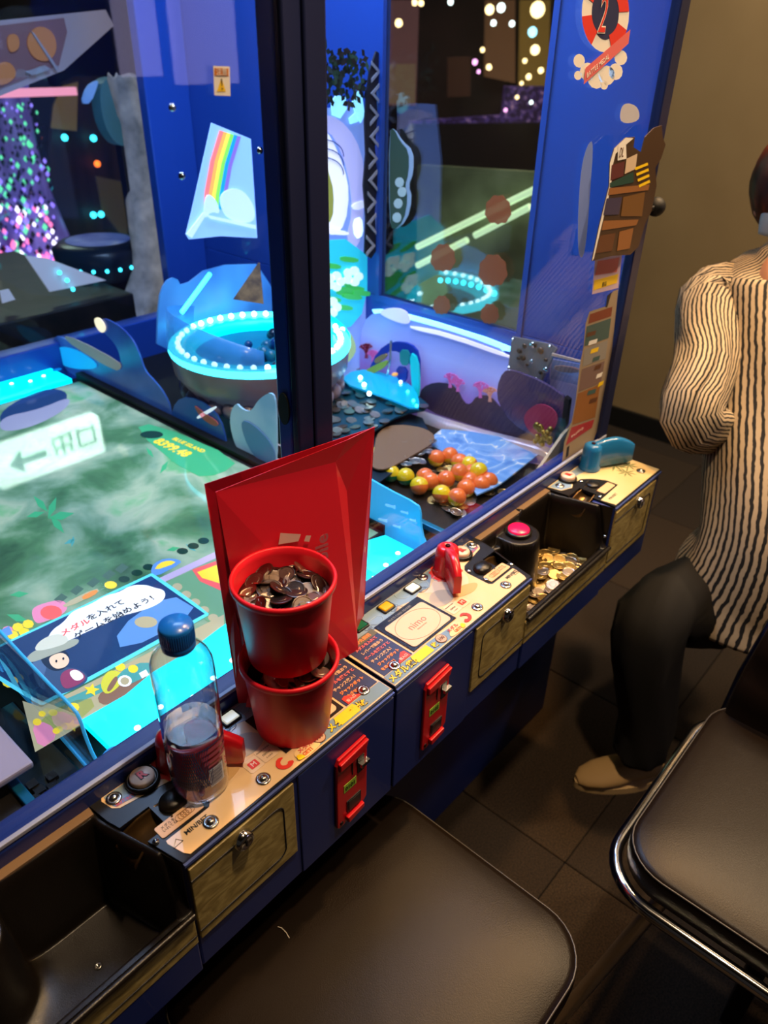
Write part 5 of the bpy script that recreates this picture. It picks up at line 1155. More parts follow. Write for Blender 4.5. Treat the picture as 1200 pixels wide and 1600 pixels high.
# printed film label: lattice of thin diamond lines on the lower body
lb_ = MB(); inkb = mat('label_navy_ink', '1c2f66', .5); inkr = mat('label_pink_ink', 'a8405c', .5)
def surf(a, z, rr=.0358):
    c, s_ = math.cos(a), math.sin(a); k = .82
    rr *= .85
    return BO + Vector((rr * abs(c)**k * (1 if c >= 0 else -1), rr * abs(s_)**k * (1 if s_ >= 0 else -1), z))
for k in range(16):
    for dr in (-1, 1):
        a0 = math.radians(188 + k * 5.0); pts = [surf(a0 + dr * .10 * j, .030 + j * .0115) for j in range(6)]
        pts = [p for j, p in enumerate(pts) if math.radians(180) < a0 + dr * .10 * j < math.radians(270)]
        if len(pts) > 1: lb_.tube(pts, .0006, 3, inkb)
lb_.build('label_lattice', None, bt)
lp = MB()
for (a0, a1, z0, z1, mm) in ((250, 315, .078, .0835, inkr), (252, 310, .070, .075, inkr), (255, 305, .062, .067, inkr), (262, 292, .0565, .0595, inkr), (248, 318, .086, .0875, inkb)):
    N = 10; g0 = [surf(math.radians(a0 + (a1 - a0) * i / N), z0) for i in range(N + 1)]; g1 = [surf(math.radians(a0 + (a1 - a0) * i / N), z1) for i in range(N + 1)]
    lp.add(g0 + g1, [(i, i + 1, N + 2 + i, N + 1 + i) for i in range(N)], mm)
N = 8; a0, a1 = 262, 290
g0 = [surf(math.radians(a0 + (a1 - a0) * i / N), .026) for i in range(N + 1)]; g1 = [surf(math.radians(a0 + (a1 - a0) * i / N), .053) for i in range(N + 1)]
lp.add(g0 + g1, [(i, i + 1, N + 2 + i, N + 1 + i) for i in range(N)], mat('barcode_white', 'c8ccd8', .5))
for k in range(14):
    z0 = .0285 + k * .0017; w_ = .0004 + .0005 * ((k * 7) % 3) / 2
    g0 = [surf(math.radians(264 + 22 * i / 4), z0, .0361) for i in range(5)]; g1 = [surf(math.radians(264 + 22 * i / 4), z0 + w_, .0361) for i in range(5)]
    lp.add(g0 + g1, [(i, i + 1, 6 + i, 5 + i) for i in range(4)], inkb)
lp.build('label_print', None, bt)

# ================================================================== STOOLS
def seatmesh(cx, cy, hx, hy, r, z, th, puff, m):
    R_ = []
    for f, h in ((.02, puff), (.35, puff * .97), (.65, puff * .8), (.85, puff * .5), (.95, puff * .18), (.985, 0)):
        R_.append([Vector((x, y, z - .010 + h)) for x, y in rrect(cx, cy, hx * f, hy * f, max(.001, r * f), 8)])
    R_.reverse()
    side = [[Vector((x, y, z - .010 - d)) for x, y in rrect(cx, cy, hx * f, hy * f, r * f, 8)] for f, d in ((.96, th), (.995, th * .8), (1.0, th * .5), (1.0, th * .15), (.992, .004))]
    return MB().loft(side + R_, m, True)
def stool(label, cx, cy, hx, hy, z, ro=.012):
    t = thing('stool', label, 'stool', (cx, cy, 0))
    seatmesh(cx, cy, hx, hy, .075, z, .055, .012, LEATHER).build('seat', None, t)
    MB().tube([(x, y, z - .0115) for x, y in rrect(cx, cy, hx * .990, hy * .990, .074, 8)], .0016, 6, mat('seam_piping', '3c3834', .35), True).build('piping', None, t)
    MB().tube([(x, y, z - .066) for x, y in rrect(cx, cy, hx + ro, hy + ro, .085, 8)], .011, 12, CHROME, True).build('seat_rail', None, t)
    for sx in (-1, 1):
        for sy in (-1, 1):
            x, y = cx + sx * (hx - .02), cy + sy * (hy - .045)
            fx, fy = x + sx * .02, y + sy * .02
            if ro > 0 and sx < 0 and sy > 0: q = zz(1036, 1404, z - .07); x, y = q.x, q.y; q = zz(872, 1594, .012); fx, fy = q.x, q.y
            MB().tube([(x, y, z - .066), (fx, fy, .012)], .012, 12, mat("leg_chrome", "e0d8c8", .28, 1)).build('leg', None, t)
            MB().lathe([(.016, 0), (.016, .014), (.012, .018)], (fx, fy, 0), 14, BLACK).build('foot', None, t)
    return t
s1 = stool('black leatherette stool seat pushed up to the left console', .398, .335, .222, .200, .50, -.03)
MB().tube([zz(u, v, .501) for u, v in [(434, 1448), (440, 1450), (447, 1457), (452, 1466)]], .0007, 6, mat('lint_white', 'b8b0a0', .8)).build('lint_thread', None, s1)
s2 = stool('black leatherette stool with wrinkled backrest and chrome rail at the lower right', .975, -.035, .218, .218, .50)
# backrest of stool 2 at +x, leaning outward
R_ = []
bkc = []
for k in range(15):
    t_ = k / 14; zc = .485 + .30 * t_; xc = 1.155 + .11 * t_ ** 1.3; hy = .20 - .035 * t_ ** 2; th = .045
    ring_ = []
    ripple = .005 * math.sin(t_ * 22) * (1 if t_ < .6 else .3)
    for q in range(28):
        a = 2*PI*q/28; ca, sa = math.cos(a), math.sin(a)
        ring_.append(Vector((xc + (th * .5) * (abs(ca)**.6) * (1 if ca > 0 else -1) + (ripple if ca < 0 else 0) - .02 * (1 - sa * sa) * t_, -.035 + hy * (abs(sa)**.35) * (1 if sa > 0 else -1), zc)))
    R_.append(ring_)
top_r = [Vector((p.x * .5 + (1.155 + .11) * .5, p.y * .9 - .0035, .800)) for p in R_[-1]]
R_.append(top_r)
MB().loft(R_, LEATHER, True).build('backrest', None, s2)
MB().tube([(1.18, -.24, .43), (1.20, -.235, .55), (1.285, -.21, .78)], .009, 10, CHROME).build('back_frame', None, s2)
MB().tube([(1.18, .17, .43), (1.20, .165, .55), (1.285, .14, .78)], .009, 10, CHROME).build('back_frame', None, s2)
MB().box((.93, -.06, .01), (1.02, -.03, .43), BLACKM).build('centre_post', None, s2, bevel=.004)

# ================================================================== PERSON
def skin_body(name, nodes, edges, radii, m, parent, sub=2):
    me = bpy.data.meshes.new(name); me.from_pydata([Vector(n) - wl(parent) for n in nodes], edges, []); o = bpy.data.objects.new(name, me); C.objects.link(o)
    o.modifiers.new('skin', 'SKIN'); o.modifiers.new('sub', 'SUBSURF').levels = sub; o.modifiers['sub'].render_levels = sub
    for i, sv in enumerate(me.skin_vertices[0].data):
        r = radii[i]; sv.radius = r if isinstance(r, tuple) else (r, r)
        sv.use_root = (i == 0)
    dg = bpy.context.evaluated_depsgraph_get(); dg.update()
    m2 = bpy.data.meshes.new_from_object(o.evaluated_get(dg)); bpy.data.objects.remove(o)
    m2.materials.clear(); m2.materials.append(m)
    for p in m2.polygons: p.use_smooth = True
    ob = bpy.data.objects.new(name, m2); C.objects.link(ob); ob.parent = parent
    return ob
fwd = Vector((-.90, -.43, 0)).normalized(); rgt = Vector((fwd.y, -fwd.x, 0)); UP = Vector((0, 0, 1))
pelvis = dd(1200, 900, 1.62); chest = dd(1232, 610, 1.57); neckb = dd(1250, 425, 1.55); head = dd(1258, 297, 1.54)
rsh = neckb + rgt * .135 + Vector((0, 0, -.07)); lsh = neckb - rgt * .135 + Vector((0, 0, -.07))
relb = dd(1078, 648, 1.50); rwr = dd(1160, 690, 1.68) + fwd * -.0
lelb = lsh - rgt * .09 + UP * -.25 + fwd * .02; lwr = lelb + fwd * .17 + rgt * .08
rfoot = Vector((1.33, .335, .07)); lfoot = Vector((1.60, .03, .07))
rhip = pelvis + rgt * .085 + UP * -.03; lhip = pelvis - rgt * .085 + UP * -.03
rknee = dd(1022, 968, 1.60); lknee = (lhip + lfoot) * .5 + fwd * .04
SKIN = mat('skin', 'c08a6c', .5)
pe = thing('person', 'person in a black and cream striped blouse and black trousers walking past the cabinet', 'person', (1.47, .19, 0))
nodes = [pelvis, (pelvis + chest) * .5, chest, neckb, neckb + (head - neckb) * .45, head + UP * -.06 , head + UP * .02, head + UP * .075,
         rsh, relb, rwr, lsh, lelb, lwr, rhip, rknee, rfoot + UP * .02, lhip, lknee, lfoot + UP * .02]
edges = [(0, 1), (1, 2), (2, 3), (3, 4), (4, 5), (5, 6), (6, 7), (3, 8), (8, 9), (9, 10), (3, 11), (11, 12), (12, 13), (0, 14), (14, 15), (15, 16), (0, 17), (17, 18), (18, 19)]
rad = [(.12, .10), (.11, .09), (.12, .09), (.06, .05), .046, (.062, .070), (.074, .086), (.060, .070), .05, .038, .026, .05, .038, .026, .075, .052, .036, .075, .052, .036]
def fingers(wr, d, side):
    d = d.normalized(); s_ = d.cross(UP).normalized() * side; base = len(nodes)
    palm = wr + d * .045; wi = nodes.index(wr)
    nodes.append(palm); rad.append((.030, .014)); edges.append((wi, base))
    for k, L_ in enumerate((.062, .07, .066, .052)):
        o_ = s_ * (.026 - .0175 * k); i0 = len(nodes)
        a = palm + d * .030 + o_; nodes.extend([a, a + d * L_ * .5 + UP * -.006, a + d * L_ * .85 + UP * -.024]); rad.extend([.0095, .0085, .0075])
        edges.extend([(base, i0), (i0, i0 + 1), (i0 + 1, i0 + 2)])
    i0 = len(nodes); nodes.extend([palm - d * .01 + s_ * .034, palm + d * .02 + s_ * .052 + UP * -.01]); rad.extend([.0105, .0085]); edges.extend([(base, i0), (i0, i0 + 1)])
fingers(rwr, fwd * .25 - rgt, 1); fingers(lwr, fwd + rgt * .7, -1)
body_o = skin_body('body', nodes, edges, rad, SKIN, pe)
# face details: nose, eyes, ears
hf = (fwd + rgt * -.15).normalized(); hr = Vector((hf.y, -hf.x, 0))
fc = MB(); fc.sphere(head + hf * .086 + UP * -.005, .012, SKIN, 10, 8, (1, 1, 1.4)); fc.build('nose', None, pe)
for s_ in (-1, 1):
    MB().sphere(head + hf * .074 + hr * s_ * .03 + UP * .015, .011, mat('eye_white', 'e0dcd8', .3), 12, 8, (1, 1, .6)).build('eye', None, pe)
    MB().sphere(head + hf * .0835 + hr * s_ * .03 + UP * .015, .0045, INK, 8, 6).build('pupil', None, pe)
    MB().sphere(head + hr * s_ * .076 + UP * -.018, .022, SKIN, 12, 8, (.5, .5, 1.25)).sphere(head + hr * s_ * .078 + UP * -.045, .011, SKIN, 10, 6).build('ear', None, pe, shade=True)
# hair shell
hb_ = MB(); HAIR = noisemat('auburn_hair', [(.3, '2a1009'), (.6, '5a2412'), (.8, '8a4420')], 60, .45, 4, stretch=(1, 1, .15))
Rr = []
for i in range(15):
    ph_ = PI * i / 14 * .82 + .02; ring_ = []
    for j in range(36):
        a = 2*PI*j/36; d = hr * math.cos(a) + hf * math.sin(a); front_ = max(0, math.sin(a))
        cut = min(1, (ph_ / PI) / .5) ; rr = 1.0
        pz = math.cos(min(ph_, PI * (.82 - .36 * front_ ** 2)))
        sr = math.sin(min(ph_, PI * (.82 - .36 * front_ ** 2)))
        jit = 1 + .02 * math.sin(j * 3.1 + i)
        ring_.append(head + UP * .018 + d * (.090 + .012 * (1 - front_)) * max(sr, .02) * jit * (1 if abs(math.cos(a)) < .7 else .98) + UP * (.112 * pz))
    Rr.append(ring_)
hb_.loft(Rr, HAIR, False); o = hb_.build('hair', None, pe); o.modifiers.new('s', 'SOLIDIFY').thickness = .006
# mask
mk = MB(); Rm = []
for i in range(9):
    v_ = i / 8; ring_ = []
    for j in range(13):
        a = math.radians(-72 + 144 * j / 12); d = hf * math.cos(a) + hr * math.sin(a)
        ring_.append(head + d * (.080 + .018 * math.sin(PI * v_) * math.cos(a)) + UP * (-.012 - .072 * v_))
    Rm.append(ring_)
mk.loft(Rm, mat('mask_white', 'c8d0d8', .7), False, True, False); o = mk.build('face_mask', None, pe); o.modifiers.new('s', 'SOLIDIFY').thickness = .002
# striped clothes with a stripe coordinate
STR = bpy.data.materials.new('striped_cloth'); STR.use_nodes = True; nt = STR.node_tree; b = nt.nodes['Principled BSDF']
at = nt.nodes.new('ShaderNodeAttribute'); at.attribute_name = 'stripe'; ns = nt.nodes.new('ShaderNodeTexNoise'); ns.inputs['Scale'].default_value = 55
ad = nt.nodes.new('ShaderNodeMath'); ad.operation = 'MULTIPLY_ADD'; ad.inputs[1].default_value = .55
fr_ = nt.nodes.new('ShaderNodeMath'); fr_.operation = 'FRACT'; gt = nt.nodes.new('ShaderNodeMath'); gt.operation = 'GREATER_THAN'; gt.inputs[1].default_value = .58
mxr = nt.nodes.new('ShaderNodeMix'); mxr.data_type = 'RGBA'; mxr.inputs[6].default_value = (*lin('b8a68c'), 1); mxr.inputs[7].default_value = (*lin('141418'), 1)
tcc = nt.nodes.new('ShaderNodeTexCoord'); nt.links.new(tcc.outputs['Object'], ns.inputs['Vector'])
nt.links.new(ns.outputs['Fac'], ad.inputs[0]); nt.links.new(at.outputs['Fac'], ad.inputs[2]); nt.links.new(ad.outputs[0], fr_.inputs[0]); nt.links.new(fr_.outputs[0], gt.inputs[0]); nt.links.new(gt.outputs[0], mxr.inputs[0]); nt.links.new(mxr.outputs[2], b.inputs['Base Color']); b.inputs['Roughness'].default_value = .8
def cloth(name, path, radii, lat, m, N=40, nstr=46, parent=pe, wr=.006, seed=0):
    # path points with (lateral, depth) radii
    pts = [Vector(p) for p in path]; R_ = []; vals = []; cum = []
    M_ = 5; P_ = []; Q_ = []
    for i in range(len(pts) - 1):
        for k in range(M_):
            t_ = k / M_
            p0 = pts[max(0, i - 1)]; p1 = pts[i]; p2 = pts[i + 1]; p3 = pts[min(len(pts) - 1, i + 2)]
            P_.append(.5 * ((2 * p1) + (p2 - p0) * t_ + (2*p0 - 5*p1 + 4*p2 - p3) * t_**2 + (3*p1 - p0 - 3*p2 + p3) * t_**3))
            Q_.append([radii[i][c] + (radii[i + 1][c] - radii[i][c]) * (t_ * t_ * (3 - 2 * t_)) for c in (0, 1)])
    P_.append(pts[-1]); Q_.append(list(radii[-1]))
    for i, p in enumerate(P_):
        t = (P_[min(i + 1, len(P_) - 1)] - P_[max(i - 1, 0)]).normalized()
        a_ = (lat - t * lat.dot(t)).normalized(); b_ = t.cross(a_)
        ring_ = []
        for j in range(N):
            q = 2*PI*j/N; w_ = wr * math.sin(q * 5 + i * .35 + seed) * math.sin(i * .5 + q * 2 + seed)
            ring_.append(p + a_ * (Q_[i][0] + w_) * math.cos(q) + b_ * (Q_[i][1] + w_) * math.sin(q))
        R_.append(ring_)
    b = MB(); b.loft(R_, m, False)
    return b, R_, [j / N * nstr for _ in R_ for j in range(N)]
def finish(parts, name, m, parent=pe):
    b = MB(); vals = []
    for (bb_, R_, vv) in parts:
        n = len(R_[0]); base = len(b.v); 
        vs = [p for r in R_ for p in r + [r[0]]]; fs = []
        for i in range(len(R_) - 1):
            for j in range(n): a = i * (n + 1) + j; fs.append((a, a + 1, a + n + 2, a + n + 1))
        b.add(vs, fs, m, True)
        for i in range(len(R_)): vals += [vv[j] for j in range(n)] + [vv[n - 1] + (vv[1] - vv[0])]
    o = b.build(name, None, parent)
    at_ = o.data.attributes.new('stripe', 'FLOAT', 'POINT'); at_.data.foreach_set('value', vals)
    o.modifiers.new('s', 'SOLIDIFY').thickness = .002
    return o
tor = cloth('t', [neckb + UP * .06, neckb + UP * .03, neckb + UP * -.04, chest, pelvis + UP * .12, pelvis + UP * -.02, pelvis + UP * -.09], [(.058, .052), (.085, .065), (.158, .095), (.160, .118), (.165, .135), (.190, .155), (.205, .165)], rgt, STR, 60, 104)
sl1 = cloth('s', [rsh + rgt * -.035 + UP * .01, rsh + rgt * .02, (rsh + relb) * .5, relb, (relb + rwr) * .5, rwr], [(.06, .062), (.066, .066), (.062, .064), (.060, .060), (.050, .05), (.038, .036)], fwd, STR, 30, 44, seed=1)
sl2 = cloth('s', [lsh + rgt * .035 + UP * .01, lsh - rgt * .02, (lsh + lelb) * .5, lelb, (lelb + lwr) * .5, lwr], [(.06, .062), (.066, .066), (.062, .064), (.060, .060), (.050, .05), (.038, .036)], fwd, STR, 30, 44, seed=2)
vv = []
for r_ in tor[1]:
    c_ = sum(r_, Vector()) / len(r_); rr_ = sum((p - c_).length for p in r_) / len(r_)
    for j in range(60): q_ = (2*PI*j/60 + PI) % (2*PI) - PI; vv.append(q_ * rr_ / .0052)
tor = (tor[0], tor[1], vv)
finish([tor, sl1, sl2], 'striped_blouse', STR)
TRO = mat('black_trousers', '08080a', .85)
t1 = cloth('l', [pelvis + UP * .06 + rgt * .03, rhip + UP * -.04, rknee, rfoot + UP * .12, rfoot + UP * .035], [(.11, .12), (.105, .115), (.078, .08), (.062, .066), (.060, .065)], rgt, TRO, 30, 1)
t2 = cloth('l', [pelvis + UP * .06 - rgt * .03, lhip + UP * -.04, lknee, lfoot + UP * .12, lfoot + UP * .035], [(.11, .12), (.105, .115), (.078, .08), (.062, .066), (.060, .065)], rgt, TRO, 30, 1)
finish([t1, t2], 'black_trousers', TRO)
SHOE = mat('shoe_beige', 'a88a5c', .7); SOLE = mat('shoe_sole', 'c8ac7c', .6)
def shoe(f, d):
    d = d.normalized(); s_ = Vector((-d.y, d.x, 0)); R_ = []
    for k, (x, w_, h) in enumerate(((-.075, .018, .035), (-.065, .030, .060), (-.03, .034, .066), (.01, .036, .058), (.05, .042, .045), (.09, .040, .036), (.125, .028, .028), (.14, .012, .018))):
        c = Vector((f.x, f.y, 0)) + d * x
        R_.append([c + s_ * (w_ * math.cos(q)) + UP * (.014 + max(0, h * (.5 + .5 * math.sin(q)))) for q in [j * 2*PI/20 for j in range(20)]])
    o = MB().loft(R_, SHOE, True).build('shoe', None, pe)
    MB().loft([[Vector((p.x, p.y, 0)) + (p - Vector((f.x, f.y, 0))) * 0 + UP * h for p in [Vector((f.x, f.y, 0)) + d * (.032 + .112 * math.cos(q)) + s_ * (.042 * math.sin(q) * (1 - .12 * math.cos(q))) for q in [j * 2*PI/28 for j in range(28)]]] for h in (.001, .020)], SOLE, True).build('sole', None, o)
    MB().lathe([(.026, 0), (.030, .004), (.028, .010)], Vector((f.x, f.y, .072)) - d * .03, 20, BLACKM).build('shoe_collar', None, o)
shoe(rfoot - UP * 0, Vector((-.62, .50, 0))); shoe(lfoot, fwd)

# ================================================================== SURROUNDINGS SEEN THROUGH THE GLASS
# exit sign (mirrored in the game screen)
pts = []
EY = 4.0
ex = thing('exit_sign', 'lit white exit sign with green arrow high behind the cabinet', 'sign', (1.7, EY, 1.92))
MB().box((1.38, EY, 1.93), (2.02, EY + .05, 2.19), mat('sign_lit_white', 'ffffff', .4, es=13.0, ecol=(.85, 1, .82))).build('sign_box', None, ex, bevel=.005)
SG = mat('sign_green', '0a9a60', .4, es=2.2, ecol=(.0, .42, .2))
MB().prism([(x, EY - .005, z) for x, z in ((1.44, 2.06), (1.52, 2.13), (1.52, 2.08), (1.66, 2.08), (1.66, 2.04), (1.52, 2.04), (1.52, 1.99))], (0, -.003, 0), SG).build('arrow', None, ex)
text('出口', .15, SG, ex, (1.69, EY - .007, 1.99), (1, 0, 0), (0, 0, 1), 'sign_text')
MB().box((1.69, EY + .01, 2.19), (1.71, EY + .03, 2.9), BLACKM).build('hanger', None, ex)
for (x0, x1, z0, z1, lab) in ((2.33, 2.54, 1.33, 1.95, 'narrow'), (2.64, 3.02, 1.29, 1.95, 'wide')):  # glowing panels added out of view to give lilac reflections in the pane
    lp_ = thing('added_glow_panel', lab + ' added pale lilac glow panel, seen only mirrored in the upper left pane', 'lit board', (x0, -2.5, z0))
    MB().box((x0, -2.55, z0), (x1, -2.5, z1), mat('lilac_glow_panel', 'd8ccf0', .4, es=4.5, ecol='c4b8e4')).build('lit_face', None, lp_)
    MB().box((x0 - .02, -2.6, 0), (x1 + .02, -2.551, z1 + .02), BLACKM).build('panel_stand', None, lp_)

# purple crystal tree display (left, behind)
def bgp(u, v, y): return yy(u, v, y)
ctx = thing('crystal_tree', 'tall violet lit crystal tree display behind the cabinet at the left', 'decoration', bgp(30, 420, 4.4))
veil = MB(); Rv = []
base_c = bgp(20, 400, 4.4)
top_c = bgp(20, 130, 4.4); H_ = top_c.z - base_c.z
for i in range(14):
    t_ = i / 13; r = .36 - .11 * math.sin(t_ * 2.2)
    Rv.append([Vector((base_c.x - .02 + r * (1 + .04 * math.sin(j * 3)) * math.cos(2*PI*j/36), base_c.y + .25 * math.sin(2*PI*j/36), base_c.z + H_ * t_)) for j in range(36)])
veil.loft(Rv, noisemat('violet_veil', [(.3, '3c2c70'), (.6, '7a68c0'), (.8, '9a90f0')], 12, .4, 4, es=.6, stretch=(1, 1, .3)), False); veil.build('veil', None, ctx)
cols = [mat('crystal_pink', 'ff80b0', .15, es=2.2, ecol='ff70a8'), mat('crystal_white', 'ffffff', .1, es=3, ecol='ffe8ff'), mat('crystal_violet', 'a080ff', .15, es=1.5, ecol='a080ff'), mat('crystal_green', '80ffb0', .15, es=1.2, ecol='70ffb8'), mat('crystal_dark', '2c2030', .1, .6), mat('crystal_dark2', '503858', .1, .6)]
cr_ = MB()
for k in range(420):
    t_ = random.random() ** 1.5; u = -10 + random.random() * (105 - 30 * t_); v = 430 - 270 * t_
    p = bgp(u, v, 4.1 + random.random() * .05); s_ = random.uniform(.006, .016) * (1.3 - .6 * t_)
    cr_.add([p + Vector(q) * s_ for q in ((1,0,0),(-1,0,0),(0,1,0),(0,-1,0),(0,0,1.4),(0,0,-1.4))], [(0,2,4),(2,1,4),(1,3,4),(3,0,4),(2,0,5),(1,2,5),(3,1,5),(0,3,5)], random.choice(cols if t_ < .4 else cols[2:] + cols[4:]))
o = cr_.build('crystals', None, ctx); o['kind'] = 'stuff'
MB().box((base_c.x - .3, 4.15, 0), (base_c.x + .3, 4.9, base_c.z - .01), BLACKM).build('plinth', None, ctx)

# hanging fish banner top left
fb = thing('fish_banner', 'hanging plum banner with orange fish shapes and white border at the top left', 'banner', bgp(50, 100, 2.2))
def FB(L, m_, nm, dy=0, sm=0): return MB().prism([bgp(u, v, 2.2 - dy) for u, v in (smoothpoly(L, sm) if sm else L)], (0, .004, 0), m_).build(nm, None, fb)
FB([(-60, 10), (0, 32), (165, 15), (178, 40), (100, 110), (0, 150), (-60, 160)], mat('banner_white', 'a0909c', .6, es=.25, ecol='a0909c'), 'border')  # banner cloth glows a little, its lit look put into the colours
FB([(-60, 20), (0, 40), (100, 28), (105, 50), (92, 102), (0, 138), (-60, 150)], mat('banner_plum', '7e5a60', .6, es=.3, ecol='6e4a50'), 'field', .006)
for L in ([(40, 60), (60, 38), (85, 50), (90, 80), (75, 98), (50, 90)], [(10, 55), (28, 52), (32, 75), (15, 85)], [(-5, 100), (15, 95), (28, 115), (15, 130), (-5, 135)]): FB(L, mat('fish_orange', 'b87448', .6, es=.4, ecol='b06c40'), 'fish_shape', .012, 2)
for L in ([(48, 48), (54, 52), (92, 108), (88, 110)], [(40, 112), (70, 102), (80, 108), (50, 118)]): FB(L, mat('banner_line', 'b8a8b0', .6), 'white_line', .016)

# rocky white pillar and teal fin
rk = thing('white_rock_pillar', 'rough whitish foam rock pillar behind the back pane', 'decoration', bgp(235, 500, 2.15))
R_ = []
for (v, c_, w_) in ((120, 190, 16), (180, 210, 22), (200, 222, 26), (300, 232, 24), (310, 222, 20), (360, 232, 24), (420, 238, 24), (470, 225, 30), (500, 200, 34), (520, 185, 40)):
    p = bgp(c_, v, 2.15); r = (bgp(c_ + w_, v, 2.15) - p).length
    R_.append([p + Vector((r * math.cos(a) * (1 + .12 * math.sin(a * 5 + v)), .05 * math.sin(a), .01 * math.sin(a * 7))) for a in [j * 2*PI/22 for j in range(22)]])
R_.reverse(); MB().loft(R_, noisemat('foam_rock', [(.3, '74747c'), (.7, 'b0acb4')], 20, .8, 6, es=.38), True).build('pillar', None, rk)  # background brightness on the rock put in as a glow of its own
tf = thing('teal_fin', 'tall teal fin-shaped ornament behind the white rock pillar', 'decoration', bgp(190, 260, 2.3))
MB().prism([bgp(u, v, 2.3) for u, v in smoothpoly([(155, 130), (180, 118), (222, 128), (232, 180), (228, 225), (200, 230), (180, 225), (160, 190)], 2)], (0, .05, 0), mat('teal_fin_paint', '3c7088', .5, es=.22, ecol='3c7890')).build('fin', None, tf)
MB().prism([bgp(u, v, 2.28) for u, v in smoothpoly([(128, 162), (136, 135), (152, 125), (154, 130), (142, 162)], 1)], (0, .01, 0), mat('fin_light', '6c98e0', .5, es=.6, ecol='6c98e0')).build('light_fin', None, tf)
q_ = bgp(205, 228, 2.3); MB().box((q_.x - .03, 2.31, 0), (q_.x + .03, 2.34, q_.z + .02), BLACKM).build('fin_stand', None, tf)
# dark curved arch frame
da = thing('dark_arch', 'dark round arch frame beside the violet crystal tree', 'decoration', bgp(130, 440, 4.6))
P_o = [(95, 400), (84, 330), (78, 240), (84, 170), (98, 130), (120, 120), (205, 120), (215, 200), (216, 420)]
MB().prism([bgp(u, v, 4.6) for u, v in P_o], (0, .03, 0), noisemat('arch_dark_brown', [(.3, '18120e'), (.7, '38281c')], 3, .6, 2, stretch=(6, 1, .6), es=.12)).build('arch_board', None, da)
for (L, c_) in (([(84, 165), (98, 135), (122, 128), (120, 205), (80, 200)], '8c7048'), ([(150, 275), (196, 285), (200, 380), (160, 330)], '5c5030')):
    MB().prism([bgp(u, v, 4.58) for u, v in L], (0, .008, 0), mat('arch_tan_%s' % c_, c_, .6, es=.25, ecol=c_)).build('tan_patch', None, da)
for (u, v) in ((101, 215), (146, 216), (146, 336), (158, 335), (152, 256)):
    MB().sphere(bgp(u, v, 4.55), .018, CYAN2 if u != 152 else mat('orange_led', 'ff6a20', .4, es=4, ecol='ff6a20'), 10, 6).build('arch_lamp', None, da)
q_ = bgp(150, 405, 4.6); MB().box((q_.x - .3, 4.62, 0), (q_.x + .3, 4.66, q_.z + .03), BLACKM).build('arch_stand', None, da)
# round dark machine with cyan dots and tilted white sheet
rm = thing('round_table_game', 'round dark game table with cyan light dots behind the back pane', 'game table', bgp(150, 430, 2.4))
cc = bgp(155, 385, 2.35)
MB().lathe([(.02, .02), (.12, .018), (.145, 0), (.14, -.05), (.12, -.09)], cc, 40, mat('round_table_dark', '141c2c', .3)).build('table', None, rm)
MB().lathe([(.0, .0), (.10, .001)], cc + Vector((0, 0, .021)), 30, noisemat('table_picture', [(.3, '3048a0'), (.6, '8090c8'), (.75, 'c8c8d8')], 14, .3, 3, es=.35), None, False).build('table_picture', None, rm)
ld = MB()
for k in range(22): a = 2*PI*k/22; ld.sphere(cc + Vector((.142 * math.cos(a), .142 * math.sin(a), -.045)), .006, CYAN2, 8, 5)
ld.build('led_point', None, rm)['kind'] = 'stuff'
ws = thing('white_sheet', 'tilted white sheet with cyan dots on the dark counter', 'sheet', bgp(100, 450, 2.1))
MB().prism([bgp(u, v, 2.1) for u, v in ((40, 400), (75, 404), (166, 438), (78, 456))], (0, .006, 0), mat('sheet_white', 'c8c4d0', .6, es=.45, ecol='c8c4d0')).build('sheet', None, ws)
MB().prism([bgp(u, v, 2.1) for u, v in ((0, 455), (14, 452), (24, 468), (4, 474))], (0, .006, 0), MATS['sheet_white']).build('sheet', None, ws)
for (u, v) in ((93, 426), (105, 438), (114, 452)): MB().sphere(bgp(u, v, 2.09), .006, CYAN2, 8, 5).build('cyan_dot', None, ws)
dc = thing('dark_counter', 'long dark counter behind the back pane of the cabinet', 'counter', (.3, 2.3, 0))
MB().box((-1.2, 2.02, 0), (1.2, 2.75, .86), noisemat('counter_dark', [(.35, '14100e'), (.6, '2c201a'), (.75, '403020')], 14, .5, 5)).build('counter', None, dc, bevel=.005)
# pink LED shop strip and pale columns reflected/seen behind
pk = thing('pink_light_strip', 'blurry white and pink light strip beyond the blue wall', 'light', (1.8, 3.4, 1.3))
# columns with pale lilac light far behind cabinet
for i, (x0, x1, zt_, zb_) in enumerate(((1.02, 1.30, 2.6, 1.45), (1.45, 1.78, 2.6, 1.38))):
    pass
MB().box((1.0, 3.4, 1.28), (1.9, 3.42, 1.31), mat('pink_strip', 'ffb0c8', .4, es=1.2, ecol='ff9ab8')).build('tube', None, pk)

# counter edges, back left frame post
fp = bgp(285, 60, YB)
MB().box((1.235, YB - .04, ZC + .03), (1.37, YB - .006, 2.1), BLUE).build('rear_corner_panel', None, cab, bevel=.004)

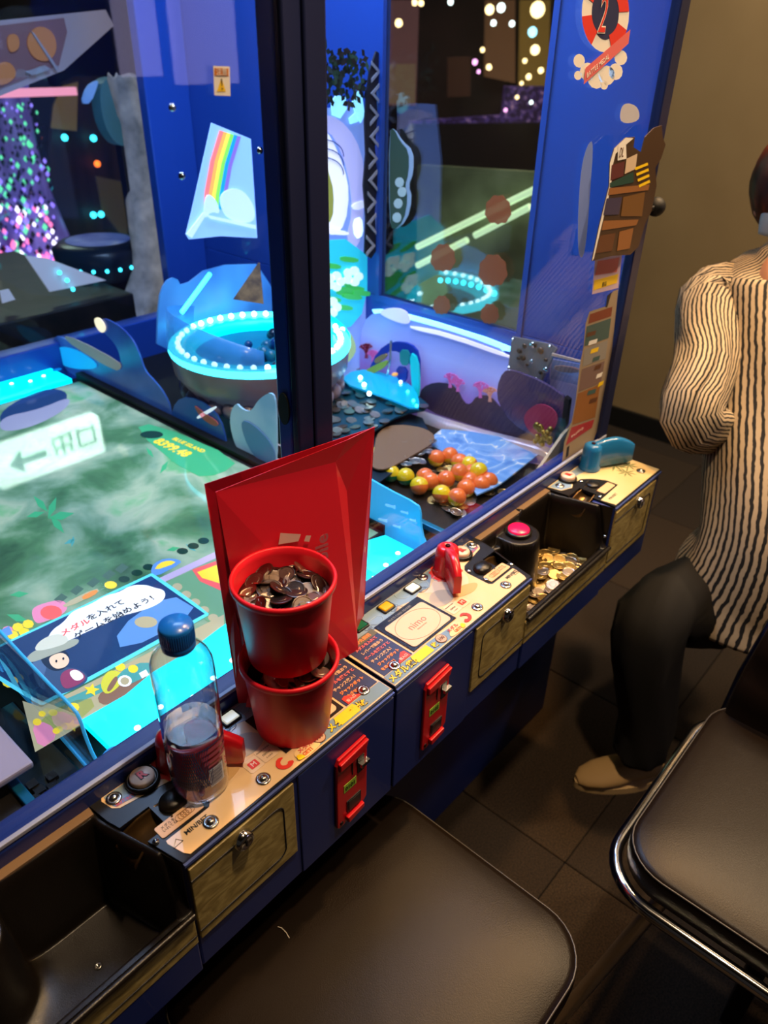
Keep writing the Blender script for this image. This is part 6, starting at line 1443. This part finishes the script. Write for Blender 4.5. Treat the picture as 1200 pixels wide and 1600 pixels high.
# chandelier bulbs, framed panels and machines seen through the end window
ch_t = thing('bulb_curtain', 'cluster of warm hanging bulbs far beyond the end window', 'light', (5.6, 3.9, 1.0))
WB = mat('warm_bulb', 'ffd080', .4, es=9, ecol=(1, .62, .25)); WB2 = mat('pale_bulb', 'ffffff', .4, es=8, ecol=(.9, .9, .8)); WB3 = mat('aqua_bulb', 'a0ffff', .4, es=5, ecol=(.4, .9, 1))
for (u, v, r, m_) in [(765, 15, .05, WB), (783, 12, .045, WB2), (771, 36, .03, WB2), (800, 37, .03, WB2), (840, 15, .08, WB), (832, 50, .05, WB3), (836, 78, .05, WB), (754, 78, .025, WB), (764, 105, .03, WB), (820, 95, .025, WB), (648, 4, .03, WB), (658, 5, .03, WB), (704, 3, .03, WB2), (623, 36, .04, WB), (748, 112, .02, mat('pink_bulb', 'ff80c0', .4, es=6, ecol=(1, .35, .7))), (742, 97, .03, MATS['pink_bulb']), (815, 130, .02, WB), (808, 152, .02, WB), (830, 160, .02, WB2), (790, 172, .02, MATS['pink_bulb']), (845, 110, .03, WB), (826, 120, .03, WB)]:
    MB().sphere(dd(u, v, 5.2), r * .62, m_, 10, 8).build('bulb', None, ch_t)
fpn = thing('game_booth_row', 'row of dark game booths with violet lights beyond the end window', 'game booth', (4.6, 3.2, 0))
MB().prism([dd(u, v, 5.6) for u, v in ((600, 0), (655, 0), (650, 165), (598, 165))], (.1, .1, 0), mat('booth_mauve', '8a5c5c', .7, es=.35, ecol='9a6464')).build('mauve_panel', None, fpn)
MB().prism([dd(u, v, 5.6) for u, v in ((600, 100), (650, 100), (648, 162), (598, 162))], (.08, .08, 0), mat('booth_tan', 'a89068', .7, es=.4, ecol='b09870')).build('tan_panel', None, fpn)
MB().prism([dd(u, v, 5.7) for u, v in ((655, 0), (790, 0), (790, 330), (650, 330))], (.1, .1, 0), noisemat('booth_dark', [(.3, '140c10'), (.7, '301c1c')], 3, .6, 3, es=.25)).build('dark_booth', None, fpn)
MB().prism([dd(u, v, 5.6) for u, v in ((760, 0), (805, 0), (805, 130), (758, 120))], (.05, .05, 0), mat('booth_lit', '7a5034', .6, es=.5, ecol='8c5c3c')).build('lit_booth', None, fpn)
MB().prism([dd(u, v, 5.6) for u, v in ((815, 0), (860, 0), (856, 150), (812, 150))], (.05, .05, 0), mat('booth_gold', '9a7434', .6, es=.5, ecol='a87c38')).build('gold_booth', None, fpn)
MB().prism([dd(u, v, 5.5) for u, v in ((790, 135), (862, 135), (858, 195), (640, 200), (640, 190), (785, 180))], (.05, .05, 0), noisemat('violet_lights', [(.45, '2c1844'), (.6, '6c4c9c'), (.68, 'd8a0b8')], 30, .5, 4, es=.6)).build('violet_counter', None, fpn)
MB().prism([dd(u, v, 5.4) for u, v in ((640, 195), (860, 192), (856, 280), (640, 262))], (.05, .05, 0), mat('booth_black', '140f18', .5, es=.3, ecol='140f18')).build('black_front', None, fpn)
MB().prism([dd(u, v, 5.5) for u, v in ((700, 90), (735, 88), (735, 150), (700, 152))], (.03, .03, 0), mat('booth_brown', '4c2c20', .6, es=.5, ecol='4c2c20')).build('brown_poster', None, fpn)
nb = thing('green_reflection', 'added green glow panel with pale tubes imitating a reflection in the end window', 'game table', (2.0, 1.8, 0))  # reflected screen and tubes imitated by an added glowing panel behind the window
MB().prism([xx(u, v, 2.2) for u, v in ((652, 258), (880, 272), (880, 620), (650, 620))], (.04, 0, 0), noisemat('green_reflection_glow', [(.3, '2e3020'), (.55, '5a6044'), (.75, '707458')], 4, .5, 3, es=1.0)).build('table_top', None, nb)
for L in (((652, 386), (836, 296)), ((652, 415), (730, 375)), ((742, 368), (828, 323))):
    a_, b_ = xx(*L[0], 2.17), xx(*L[1], 2.17)
    MB().tube([a_, b_], .011, 10, mat('reflected_tube', 'e8ffc8', .4, es=1.6, ecol=(.8, 1, .55))).build('reflected_tube', None, nb)
for k in range(8):
    MB().sphere(xx(688 + k * 12, 438 + .42 * k * k, 2.16), .009, CYAN2, 8, 5).build('cyan_dot', None, nb)
MB().box((2.2, 1.75, 0), (2.24, 2.6, .9), BLACKM).build('reflection_stand', None, nb)
